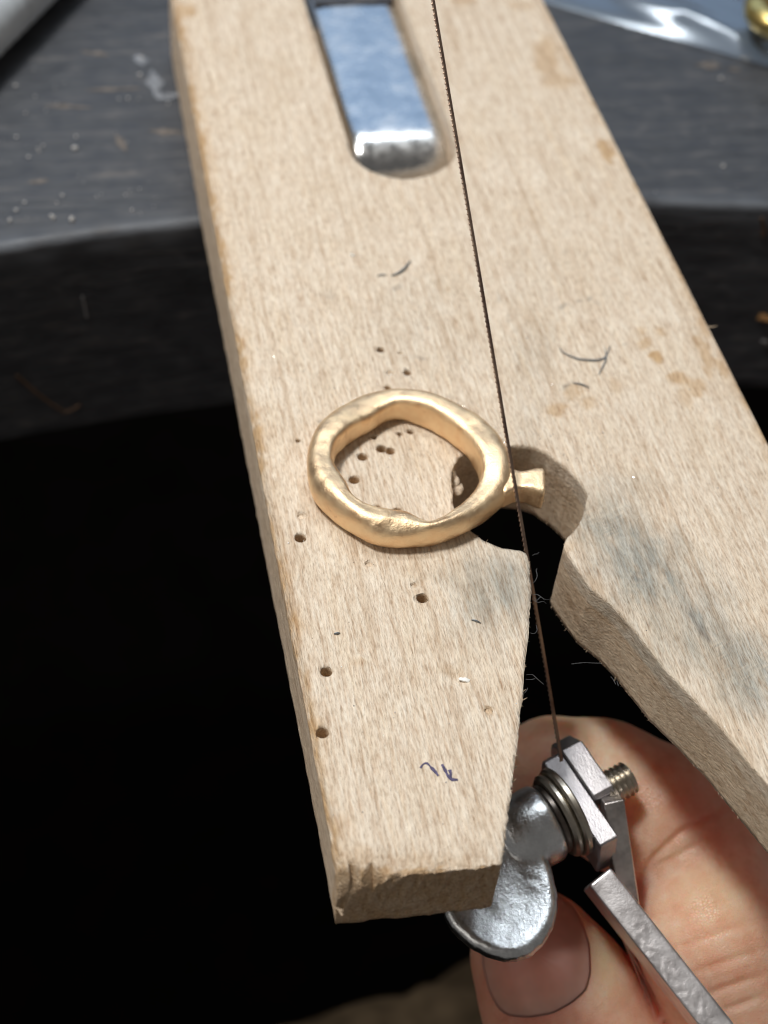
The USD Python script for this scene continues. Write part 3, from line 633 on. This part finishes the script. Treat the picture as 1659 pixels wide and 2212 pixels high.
def cdir(x, y, z):
    v = ROT.T @ np.array([x, y, z], float); return v / np.linalg.norm(v)
SD = 189.0
PXMM = SD / FPX                                      # mm per picture unit at the clamp
SO = at((1252, 1737), SD)
SA = cdir(0.905, -0.42, 0.24)
SB = cdir(0.47, 0.86, -0.70); SB -= SA * (SB @ SA); SB /= np.linalg.norm(SB)
SN = np.cross(SA, SB)
if (SN @ (EYE - SO)) < 0: SN = -SN                   # towards the eye
saw = thing('hand_saw', 'fine hand saw, thin blade before the gold ring, wing nut clamp held by fingers', 'saw', tuple(SO))
put(saw, 'blade', BLADE, M_BLADE, smooth=False)
def S(name, m, mt, parent=None, **kw): return put(parent or saw, name, frame_mesh(m, SO, SA, SB, SN), mt, **kw)
# square clamp plates (local axes: a along the screw, b down, n to the eye)
def plate(a0, a1, b0, b1, n0, n1, ch):
    prof_ = Polygon([(b0 + ch, n1), (b1 - ch * .2, n1), (b1, n1 - ch * .2), (b1, n0), (b0, n0), (b0, n1 - ch)]).buffer(-0.35).buffer(0.35, 4)
    core = extrude(prof_.buffer(-0.18), a0, a1) + extrude(prof_, a0 + .18, a1 - .18)
    v, f, _ = meshkit.arrays(m3.Manifold.batch_hull([extrude(prof_.buffer(-0.2), a0, a1), extrude(prof_, a0 + .2, a1 - .2)]).refine_to_length(0.5))
    v = v[:, [2, 0, 1]]
    v += (noise3(v, 1.6, 71) * 0.10)[:, None]
    return trimesh.Trimesh(v, f, process=False)
S('clamp_plate', plate(-1.5, 1.25, -6.9, 6.9, -6.0, 2.0, 0.5), M_PLATE, smooth=35)
S('clamp_plate', plate(1.35, 4.4, -9.2, 1.3, -6.0, 2.3, 2.6), M_PLATE, smooth=35)
S('jaw_pin', trimesh.Trimesh(cyl_a(0, 2.6, 1.0, 24).vertices[:, [0, 1, 2]] * [1, 1, 1] + [-.6, -6.4, 0.2], cyl_a(0, 2.6, 1.0, 24).faces), M_BRASSY, smooth=40)
# washers
S('washer', cyl_a(-2.6, -1.55, 6.0, 72, .25), M_BRASSY, smooth=40)
S('washer', cyl_a(-3.75, -2.65, 5.6, 72, .35), M_BRASSY, smooth=40)
S('washer', cyl_a(-4.6, -3.7, 4.6, 72, .2), M_DARKST, smooth=40)
# screw with real thread
nt, sg = 400, 28
ang = np.linspace(0, 2 * math.pi, sg, endpoint=False)
aa = np.linspace(3.6, 7.75, nt)
pit = 0.72
TV = np.zeros((nt, sg, 3))
for j, an in enumerate(ang):
    ph = (aa / pit + an / (2 * math.pi)) % 1.0
    r = 1.95 + 0.36 * (1 - np.abs(2 * ph - 1)) - np.clip((aa - 7.35) / .4, 0, 1) ** 2 * 0.5
    TV[:, j] = np.stack([aa, r * np.cos(an), r * np.sin(an)], 1)
S('screw', grid_mesh(TV, wrap=True, cap=True), M_BRASSY, smooth=60)
# wing nut: turned barrel and two cast ears
bar_prof = np.array([[0, -11.6], [3.2, -11.5], [4.1, -10.9], [4.7, -9.6], [5.0, -8.0], [5.15, -6.2], [5.1, -5.2], [4.75, -4.7], [0, -4.6]])
ear_T = [(1150, 1790), (1171, 1850), (1190, 1875), (1197, 1902), (1204, 1928), (1205, 1963), (1195, 2002), (1173.5, 2037), (1147, 2061), (1116.6, 2073), (1090, 2073), (1060, 2066), (1020, 2046), (981, 2013), (962, 1985), (954, 1950), (962, 1905), (985, 1862), (1020, 1825), (1060, 1795), (1100, 1780)]
# the ear lies in the plane through the screw axis that is spanned by a and b
def plane_ab(p, n0):
    r = ROT.T @ ray(p); s = ((SO + SN * n0 - EYE) @ SN) / (r @ SN)
    q = EYE + s * r - SO
    return (q @ SA, q @ SB)
ear = Polygon([plane_ab(p, 0.9) for p in ear_T]).buffer(-0.6).buffer(0.6, 8)
from scipy.ndimage import distance_transform_edt, map_coordinates
def wing_nut_mesh(poly, h=0.28):
    x0, x1, y0, y1 = -26.0, -3.5, -20.0, 20.0
    g = 0.1
    gx, gy = np.arange(x0, x1, g), np.arange(y0, y1, g)
    XX, YY = np.meshgrid(gx, gy, indexing='ij')
    ins = shapely.contains_xy(poly, XX, YY)
    sd2 = np.where(ins, -distance_transform_edt(ins), distance_transform_edt(~ins)) * g
    ax_ = [np.arange(x0, x1, h), np.arange(y0, y1, h), np.arange(-7, 7, h)]
    A, B, N = np.meshgrid(*ax_, indexing='ij')
    def ear_sd(sg):
        d2 = map_coordinates(sd2, [(A - x0) / g, (sg * B - y0) / g], order=1, mode='nearest')
        rootd = np.hypot(A + 8.0, B)
        half = 1.45 + 1.1 * np.exp(-(rootd / 6.0) ** 2) - 0.35 * np.clip(-d2 / 4.0, 0, 1)
        r = 1.2
        qx, qz = d2 + r, np.abs(N - 0.5) - half + r
        return np.hypot(np.maximum(qx, 0), np.maximum(qz, 0)) + np.minimum(np.maximum(qx, qz), 0) - r
    rr = np.hypot(B, N)
    prof_r = np.interp(A, bar_prof[:, 1], bar_prof[:, 0])
    barrel = np.maximum(rr - np.maximum(prof_r, 0.2), np.maximum(A + 4.6, -11.4 - A))
    d = smin(barrel, ear_sd(1), 1.0)
    d = smin(d, ear_sd(-1), 1.0)
    v, f = surface_nets(d.astype(np.float32), np.array([x0, y0, -7.0]), h)
    m = trimesh.Trimesh(v, f, process=False)
    if m.volume < 0: m.invert()
    trimesh.smoothing.filter_taubin(m, lamb=.5, nu=.53, iterations=8)
    v = np.array(m.vertices); n = m.vertex_normals
    cast = np.clip((np.hypot(v[:, 1], v[:, 2]) - 4.6) / 2, 0.08, 1)
    v += n * ((noise3(v, 2.2, 77, 2) * 0.14 + noise3(v, 0.7, 78, 2) * 0.075) * cast)[:, None]
    return trimesh.Trimesh(v, m.faces, process=False)
S('wing_nut', wing_nut_mesh(ear), M_CAST, smooth=True)
# flat post from the clamp down to the arm, and the arm itself
def sweep_box(p0, p1, wdir, tdir, w, t, r=0.3, step=None):
    L = np.linalg.norm(p1 - p0); d = (p1 - p0) / L
    w_ = wdir - d * (wdir @ d); w_ /= np.linalg.norm(w_); t_ = np.cross(d, w_)
    m = rbox(0, L, -w / 2, w / 2, -t / 2, t / 2, r)
    if step: m = m.refine_to_length(step)
    v, f, _ = meshkit.arrays(m)
    return v, f, (lambda v: p0 + np.outer(v[:, 0], d) + np.outer(v[:, 1], w_) + np.outer(v[:, 2], t_)), (d, w_, t_)
pA, pB = at((1320, 1722), 187.5), at((1356, 1962), 191.0)
v, f, fn, _ = sweep_box(pA, pB, cdir(1, -0.14, 0.1), None, 2.65, 3.0, .25)
put(saw, 'post', trimesh.Trimesh(fn(v), f, process=False), M_STEEL)
qA, qB = at((1291, 1896), 186.5), at((1608, 2300), 179.0)
uq = lambda a: np.asarray(a, float) / np.linalg.norm(a)
Hq = uq(uq(EYE - qA) + uq(AIM + KEY * 520 - qA)); wq = np.cross(qB - qA, Hq)
if wq @ cdir(1, 0, 0) < 0: wq = -wq
v, f, fn, (d_, w_, t_) = sweep_box(qA, qB, wq, None, 3.5, 10.0, .35, .35)
v = v.copy()
facing = t_ @ (EYE - qA) > 0
sg_ = 1 if facing else -1
topf = (v[:, 2] * sg_ > 3.5)
# chamfer on the right, hammered file-cut texture along the left half of the upper face
rightw = v[:, 1] > 0.35
v[:, 2] -= sg_ * topf * rightw * (v[:, 1] - 0.35) * 0.12
hm = noise3(np.c_[v[:, 0] * 1.0, v[:, 1] * 1.4, v[:, 2] * 0], 0.45, 83, 2)
v[:, 2] += sg_ * topf * (~rightw) * hm * 0.17 * np.clip((v[:, 0] - 5) / 4, 0, 1)
v[:, 2] -= sg_ * 1.75
put(saw, 'frame_arm', trimesh.Trimesh(fn(v), f, process=False), M_ARM, smooth=50)

# ------------------------------------------------------------------ the hand
def seg_dist(P, A, B, ra, rb, flat=None):
    d = B - A; L2 = d @ d
    t = np.clip(((P - A) @ d) / L2, 0, 1)
    q = P - (A + t[..., None] * d)
    if flat is not None:                               # squashed section: (direction, factor)
        k = q @ flat[0]; q = q + (k * (flat[1] - 1))[..., None] * flat[0]
    return np.linalg.norm(q, axis=-1) - (ra + (rb - ra) * t)
vz = cdir(0, 0, 1)
U = [at((1196, 1676), 205), at((1300, 1700), 204.5), at((1418, 1768), 202.5), at((1545, 2015), 195.5), at((1665, 2290), 199), at((1800, 2600), 206)]
Lf = [at((1154, 2060), 199), at((1212, 2165), 197.5), at((1285, 2330), 198), at((1400, 2560), 206), at((1580, 2800), 212)]
palm = [at((1800, 2750), 214), at((2050, 3000), 225), at((1750, 3100), 232)]
curl = [[at((1500, 2480), 224), at((1380, 2640), 236), at((1480, 2850), 240), at((1750, 3000), 232)],
        [at((1540, 2620), 238), at((1420, 2800), 248), at((1540, 3000), 250), at((1800, 3100), 238)],
        [at((1620, 2760), 252), at((1520, 2920), 260), at((1640, 3080), 260), at((1880, 3180), 244)]]
allp = np.array(U + Lf + palm + sum(curl, []))
hgrid = 0.8
lo = allp.min(0) - 26; hi = allp.max(0) + 26
# coarse evaluation first, fine only where needed: the box of the two visible digits is fine, all of it shares one grid
nxyz = np.ceil((hi - lo) / hgrid).astype(int)
def hand_field(P):
    d = seg_dist(P, U[0], U[1], 8.3, 9.0)
    d = smin(d, seg_dist(P, U[1], U[2], 9.0, 10.4), 2.0)
    m_ = seg_dist(P, U[3], U[4], 10.9, 11.4)
    d = smin(d, m_, 1.5)
    d = smin(d, seg_dist(P, (U[2] + U[3]) / 2 + cdir(.8, -.6, 0.3) * 5, U[3], 8.5, 9), 2.5)
    d = smin(d, seg_dist(P, U[4], U[5], 11.4, 12.5), 5)
    l = seg_dist(P, Lf[0], Lf[1], 8.6, 9.9)
    l = smin(l, seg_dist(P, Lf[1], Lf[2], 9.9, 10.8), 4)
    l = smin(l, seg_dist(P, Lf[2], Lf[3], 10.8, 10.5), 5)
    l = smin(l, seg_dist(P, Lf[3], Lf[4], 10.5, 13), 5)
    p = seg_dist(P, palm[0], palm[1], 20, 26)
    p = smin(p, seg_dist(P, palm[2], palm[1], 20, 26), 8)
    p = smin(p, seg_dist(P, U[5], palm[1], 13, 18), 8)
    p = smin(p, seg_dist(P, Lf[4], palm[0], 14, 16), 8)
    for c in curl:
        q = seg_dist(P, c[0], c[1], 7.6, 8.6)
        q = smin(q, seg_dist(P, c[1], c[2], 8.6, 9.4), 2.5)
        q = smin(q, seg_dist(P, c[2], c[3], 9.4, 12), 4)
        p = smin(p, q, 2.0)
    d = smin(d, l, 0.8)
    return smin(d, p, 6)
ax3 = [lo[k] + hgrid * np.arange(nxyz[k]) for k in range(3)]
Fv = np.full(tuple(nxyz), 5.0, np.float32)
st = 6
cg = np.stack(np.meshgrid(*[a[::st] for a in ax3], indexing='ij'), -1)
cf = hand_field(cg)
near_ = np.abs(cf) < hgrid * st * 1.9
Fv = np.repeat(np.repeat(np.repeat(np.where(cf < 0, -5, 5).astype(np.float32), st, 0), st, 1), st, 2)[:nxyz[0], :nxyz[1], :nxyz[2]]
for i, j, k in np.argwhere(near_):
    s3 = tuple(slice(q * st, min((q + 1) * st, nxyz[a])) for a, q in enumerate((i, j, k)))
    P = np.stack(np.meshgrid(ax3[0][s3[0]], ax3[1][s3[1]], ax3[2][s3[2]], indexing='ij'), -1)
    Fv[s3] = hand_field(P)
hv, hf = surface_nets(Fv, lo, hgrid)
hand = trimesh.Trimesh(hv, hf, process=False)
if hand.volume < 0: hand.invert()
trimesh.smoothing.filter_taubin(hand, lamb=0.5, nu=0.53, iterations=10)
# refine what the camera sees, then press creases and wrinkles in
pj = proj(hand.vertices)
vis = (pj[:, 0] < 1750) & (pj[:, 1] < 2300) & (pj[:, 1] > 1450)
fsel = np.nonzero(vis[hand.faces].all(1))[0]
v2, f2_ = trimesh.remesh.subdivide(hand.vertices, hand.faces, fsel)
hand = trimesh.Trimesh(v2, f2_, process=False)
hv = np.array(hand.vertices); hn = np.array(hand.vertex_normals); pj = proj(hv)
facing = (hn * (EYE - hv)).sum(1) > 0
disp = np.zeros(len(hv))
def crease(pts, depth, width, n=1.0):
    q = resample(pts, 3.0)
    d, k_ = cKDTree(q).query(pj)
    fade = np.sin(np.linspace(0.15, math.pi - 0.15, len(q)))[k_]
    return depth * fade * np.exp(-(d / width) ** 2) * facing
for pts, dp, wd in (([(1353, 1941), (1370, 1908), (1414, 1853), (1470, 1800), (1537, 1761), (1600, 1720)], .55, 9), ([(1375, 1915), (1420, 1870), (1470, 1845), (1540, 1800)], .22, 7), ([(1400, 1925), (1460, 1880), (1520, 1850)], .15, 8),
                    ([(1430, 2060), (1500, 2035), (1580, 2005), (1659, 1985)], .22, 9), ([(1480, 2110), (1560, 2080), (1659, 2050)], .25, 9), ([(1500, 2160), (1580, 2130), (1659, 2105)], .3, 9), ([(1540, 2195), (1600, 2170), (1659, 2150)], .25, 8), ([(1440, 1990), (1530, 1960), (1620, 1930)], .12, 8),
                    ([(1470, 1720), (1480, 1760), (1500, 1800)], .15, 10), ([(1042, 2080), (1052, 2130), (1070, 2175), (1092, 2198)], .25, 6)):
    disp -= crease(pts, dp, wd)
disp += noise3(hv, 5.0, 91) * 0.5 * vis.mean() + noise3(hv, 1.2, 92, 2) * 0.07
hv = hv + hn * disp[:, None]
def soft(x, y, rx, ry): return np.exp(-((pj[:, 0] - x) / rx) ** 2 - ((pj[:, 1] - y) / ry) ** 2)
red = 0.35 * soft(1480, 1720, 120, 70) + 0.4 * soft(1360, 1950, 40, 60) + .35 * soft(1040, 2120, 40, 90) + .3 * soft(1560, 1790, 120, 50) + .35 * soft(1150, 2212, 120, 30) + .55 * soft(1150, 2090, 125, 125)  # redder skin paints in the shade below the arm and around the nail
pale = 0.65 * soft(1305, 2040, 40, 90) + .25 * soft(1560, 1930, 90, 60) + .2 * soft(1250, 1560, 120, 40)
hx = thing('person', 'bare hand below the pin pinching the saw frame between thumb and finger', 'person', tuple(at((1800, 2750), 214)))
put(hx, 'hand', trimesh.Trimesh(hv, hand.faces, process=False), M_SKIN, attrs={'tone': np.stack([np.clip(red, 0, 1), np.clip(pale, 0, 1), 0 * red], 1)})
# thumb nail: a curved plate laid on the digit
nail_T = np.array([(1046, 2091), (1059, 2141), (1078, 2176), (1099, 2191), (1142, 2195), (1191.5, 2187), (1234, 2164), (1264, 2137), (1274, 2098), (1271, 2041.5), (1257.6, 1998.5), (1238, 1962), (1205, 1935), (1150, 1925), (1090, 1940), (1052, 1985), (1042, 2040)])
npoly = Polygon(nail_T).buffer(-8).buffer(8)
fv = hv[facing]; fp = pj[facing]
k0 = (fp[:, 0] > 950) & (fp[:, 0] < 1360) & (fp[:, 1] > 1860) & (fp[:, 1] < 2290)
fv, fp = fv[k0], fp[k0]
dep = (fv - EYE) @ ROT[2]
nt_ = cKDTree(fp)
def on_hand(p, lift):
    d, k = nt_.query(p, k=12); w = 1 / (d + 1.5)
    return at(p, (dep[k] * w).sum() / w.sum() - lift)
rings = []
ncen = np.array(npoly.centroid.coords[0])
bdry = resample(np.asarray(npoly.exterior.coords)[:-1], 12, True)
for s_r, lf in ((1.0, -0.25), (0.99, -0.02), (0.97, 0.07), (0.9, .11), (0.8, .13), (0.65, .17), (0.5, .20), (0.3, .22), (0.12, .22)):
    rings.append([on_hand(ncen + (b - ncen) * s_r, lf) for b in bdry])
nm = grid_mesh(np.array(rings), wrap=True, cap=True)
nmv = np.array(nm.vertices); nm2 = trimesh.Trimesh(nmv, nm.faces, process=False)
if (nm2.face_normals @ (EYE - nmv.mean(0))).mean() < 0: nm2.invert()
trimesh.smoothing.filter_taubin(nm2, lamb=.5, nu=.53, iterations=6)
put(hx, 'nail', nm2, M_NAIL, smooth=True)

# ------------------------------------------------------------------ small things on the pin
SHG = 'thin dark metal shavings on the pin'
def shaving(pts, r, label, name='metal_shaving'):
    r = r * 0.8; c = smooth_path([surf(p, r * 0.9) for p in pts], 0.25, 1.5)
    c[:, 2] += 0.12 * np.sin(np.linspace(0, math.pi, len(c)))
    put('/World', name, tube(c, r * (0.35 + 0.65 * np.sin(np.linspace(0.3, math.pi - 0.3, len(c)))), 6), M_SHAV, label=label, category='shaving', group=SHG)
shaving([(886, 566), (877, 579), (867.7, 588.8), (857, 594), (845, 597.5)], .20, 'thick curved grey metal shaving below the clamp tongue, a hook pointing up right')
shaving([(815, 597), (825, 595), (834, 596)], .12, 'tiny straight grey shaving just left of the hook-shaped one')
shaving([(1208.8, 754), (1213, 763), (1223, 768.6), (1248, 779), (1285, 782), (1306, 777), (1318, 750)], .14, 'long thin U-shaped grey shaving right of the saw blade')
shaving([(1306, 754), (1309, 768), (1308, 781), (1302, 793), (1293.5, 810)], .12, 'short grey shaving crossing the right tip of the U-shaped one')
shaving([(1237.7, 828.5), (1255, 832), (1273, 839)], .12, 'straight grey shaving lying below the U-shaped one')
shaving([(721, 1371), (727, 1372), (734, 1369)], .14, 'tiny dark shaving alone on the left arm below the ring')
shaving([(1018, 1341), (1028, 1343), (1038, 1347)], .12, 'small dark sliver at the lower edge of the grey stain on the left arm')
def flake(p, r, label):
    c = surf(p, 0.12)
    m = trimesh.creation.icosphere(2, 1.0); v = m.vertices * [r, r * .5, r * .25]; v += noise3(v, r * .8, 5)[:, None] * r * .6
    put('/World', 'white_flake', trimesh.Trimesh(c + v, m.faces), M_WHITE, smooth=40, label=label, category='flake')
flake((1003, 1468), 0.75, 'small white flake stuck in a shallow dent on the left arm')
flake((761, 553), 0.45, 'pale flake on the pin left of the hook-shaped shaving')
fil = []
for i in range(420):
    if i < 160: p = (rng.normal(1150, 90), rng.normal(985, 35))
    elif i < 280: p = (rng.normal(880, 160), rng.normal(880, 90))
    else: p = (rng.uniform(560, 1600), rng.uniform(650, 1800))
    q = on(p)
    if not outline.buffer(-0.2).contains(shapely.Point(q[0], q[1])): continue
    d, k = utree.query(q[:2])
    if d > 0.6: continue
    s = rng.uniform(0.03, 0.11) * (1.6 if rng.random() < .08 else 1)
    m = trimesh.creation.icosphere(0, 1.0); v = m.vertices * rng.uniform(.5, 1.2, 3) * s
    v = v @ trimesh.transformations.random_rotation_matrix(rng.random(3))[:3, :3].T
    fil.append(trimesh.Trimesh(v + [q[0], q[1], upper[k, 2] + s * .4], m.faces))
put('/World', 'metal_filings', cat(fil), M_SPARK, smooth=False, label='bright specks of metal filings scattered over the pin around the ring', category='filings', kind='stuff')
lint = []
for pts in ([(1150, 1200), (1156, 1196), (1160, 1197), (1164, 1193)], [(1146, 1262), (1156, 1256), (1161, 1244), (1158, 1232), (1160, 1228)], [(1150, 1285), (1160, 1283), (1172, 1292), (1180, 1296), (1192, 1293)], [(1152, 1296), (1163, 1302), (1174, 1298), (1180, 1304)], [(1153, 1290), (1160, 1298), (1168, 1288), (1176, 1296)],
            [(1143, 1366), (1154, 1370), (1161, 1362), (1158, 1350)], [(1137, 1458), (1150, 1456), (1160, 1466), (1174, 1478)], [(1136, 1467), (1147, 1468), (1156, 1466)], [(1130, 1500), (1138, 1492), (1140, 1486)], [(1235, 1434), (1262, 1431), (1300, 1433)], [(1320, 1462), (1325, 1468), (1330, 1478)], [(1333, 1472), (1336, 1482)]):
    z0 = -1.0 if pts[0][0] < 1200 else -7.0
    lint.append(tube(smooth_path([on(p, z0 + 0.6 * math.sin(i)) for i, p in enumerate(pts)], .1, 2), .03, 4))
put('/World', 'lint', cat(lint), M_LINT, smooth=False, label='fine grey lint fibres clinging to the sawn edges of the notch', category='lint', kind='stuff')
grit = []
for i in range(90):
    p = (rng.uniform(0, 380), rng.uniform(110, 480)) if i < 70 else (rng.uniform(1300, 1650), rng.uniform(160, 420))
    q = on(p, BZ)
    if q[1] < bench_edge_y(q[0]) + 1: continue
    s = rng.exponential(.07) + .05
    m = trimesh.creation.icosphere(1, s); grit.append(trimesh.Trimesh(m.vertices * rng.uniform(.6, 1.3, 3) + [q[0], q[1], BZ + s * .5], m.faces))
for x, y, s in ((162, 322, .55), (305, 127, .4), (302, 162, .35), (35, 455, .35), (135, 423, .3), (62, 340, .3), (35, 297, .28), (34, 186, .35)):
    q = on((x, y), BZ); m = trimesh.creation.icosphere(1, s); grit.append(trimesh.Trimesh(m.vertices * [1, .9, .7] + [q[0], q[1], BZ + s * .4], m.faces))
put('/World', 'bench_dust', cat(grit), M_DUST, smooth=40, label='pale dust grains scattered on the dark bench', category='dust', kind='stuff')

# ------------------------------------------------------------------ pale roll at the upper left
ra, rb_ = on((-20, 205), BZ), on((205, -28), BZ)
dr = rb_ - ra; dr /= np.linalg.norm(dr); sd = np.cross([0, 0, 1.0], dr)
if (sd @ (on((0, 0), BZ) - ra)) < 0: sd = -sd
RR = 8.0
cyl = trimesh.creation.cylinder(RR, 200, sections=96)
T_ = np.eye(4); T_[:3, 2] = dr; T_[:3, 0] = sd; T_[:3, 1] = np.cross(dr, sd)
T_[:3, 3] = (ra + rb_) / 2 + sd * (RR + 0.3) + [0, 0, RR]
cyl = trimesh.creation.revolve(np.array([[0, -110], [RR - .6, -110], [RR, -109]] + [[RR + 0.12 * math.sin(z * 1.9), z] for z in np.linspace(-108, 108, 200)] + [[RR, 109], [RR - .6, 110], [0, 110]]), sections=96)
cyl.apply_transform(T_)
if cyl.volume < 0: cyl.invert()
put('/World', 'grey_roll', cyl, M_ROLL, smooth=40, label='pale grey roll lying on the bench in the upper left corner', category='roll')

# ------------------------------------------------------------------ plastic bag and brass piece at the upper right
M_BAG = usdkit.material(stage, '/World/Looks/clear_film', {"t": ("transparent_bsdf", {"color": (0.80, 0.84, 0.90)}), "gl": ("glossy_bsdf", {"roughness": 0.16, "color": (0.9, 0.95, 1.0)}), "d": ("diffuse_bsdf", {"color": (0.20, 0.27, 0.38)}), "fr": ("fresnel", {"IOR": 2.0}), "x": ("mix_closure", {"fac": 0.42}), "y": ("mix_closure", {})},  # bluish diffuse part stands in for the window reflection on the film
                        [("t.BSDF", "x.closure1"), ("d.BSDF", "x.closure2"), ("fr.fac", "y.fac"), ("x.closure", "y.closure1"), ("gl.BSDF", "y.closure2")], surface="y.closure")
e0, e1 = on((1150, -2), BZ + .3), on((1760, 172), BZ + .3)
du = e1 - e0; Lb = np.linalg.norm(du); du /= Lb; dv = np.cross([0, 0, 1.0], du)
nu_, nv_ = 90, 60
BG = np.zeros((nv_, nu_, 3))
for j in range(nv_):
    for i in range(nu_):
        u, v_ = i / (nu_ - 1), j / (nv_ - 1)
        BG[j, i] = e0 + du * Lb * u * 1.3 + dv * (v_ * 80)
b2_ = BG.reshape(-1, 3)
V0 = (b2_ - e0) @ dv; U0 = (b2_ - e0) @ du
hgt = 3.2 * np.clip(V0 / 14, 0, 1) ** .7 + 1.6 * noise3(b2_, 16, 101, 2) * np.clip(V0 / 8, 0, 1)
rid = on((1375, 20), BZ); rid2 = on((1560, 88), BZ)
rl = rid2 - rid; rl_ = rl / np.linalg.norm(rl); rn = np.cross([0, 0, 1.0], rl_)
tt = (b2_ - rid) @ rl_; ss = (b2_ - rid) @ rn
hgt += 1.5 * np.exp(-(ss / 2.6) ** 2) * np.clip(1 - np.abs(tt - np.linalg.norm(rl) / 2) / 26, 0, 1)
b2_[:, 2] = BZ + .3 + np.maximum(hgt, 0)
bagx = thing('plastic_bag', 'clear plastic bag with bluish glare lying on the bench behind the pin', 'plastic bag', tuple(e0))
put(bagx, 'film', cat([grid_mesh(BG)]), M_BAG, smooth=True)
bc = on((1685, 78), BZ + 3)
tor = trimesh.creation.torus(6.0, 2.6, 48, 24)
tv_ = np.array(tor.vertices); tv_ = tv_ * [1, 1, .9] + noise3(tv_, 3, 7)[:, None] * .8
M_BR = metal('yellow_brass', (0.86, 0.68, 0.26), 0.34, bump=.04, bscale=1.2, tint=(.55, .42, .16))
put('/World', 'brass_piece', trimesh.Trimesh(tv_ + [bc[0], bc[1], BZ + 8.0], tor.faces), M_BR, smooth=40, label='rounded yellow brass piece at the right edge on the plastic bag', category='brass piece')
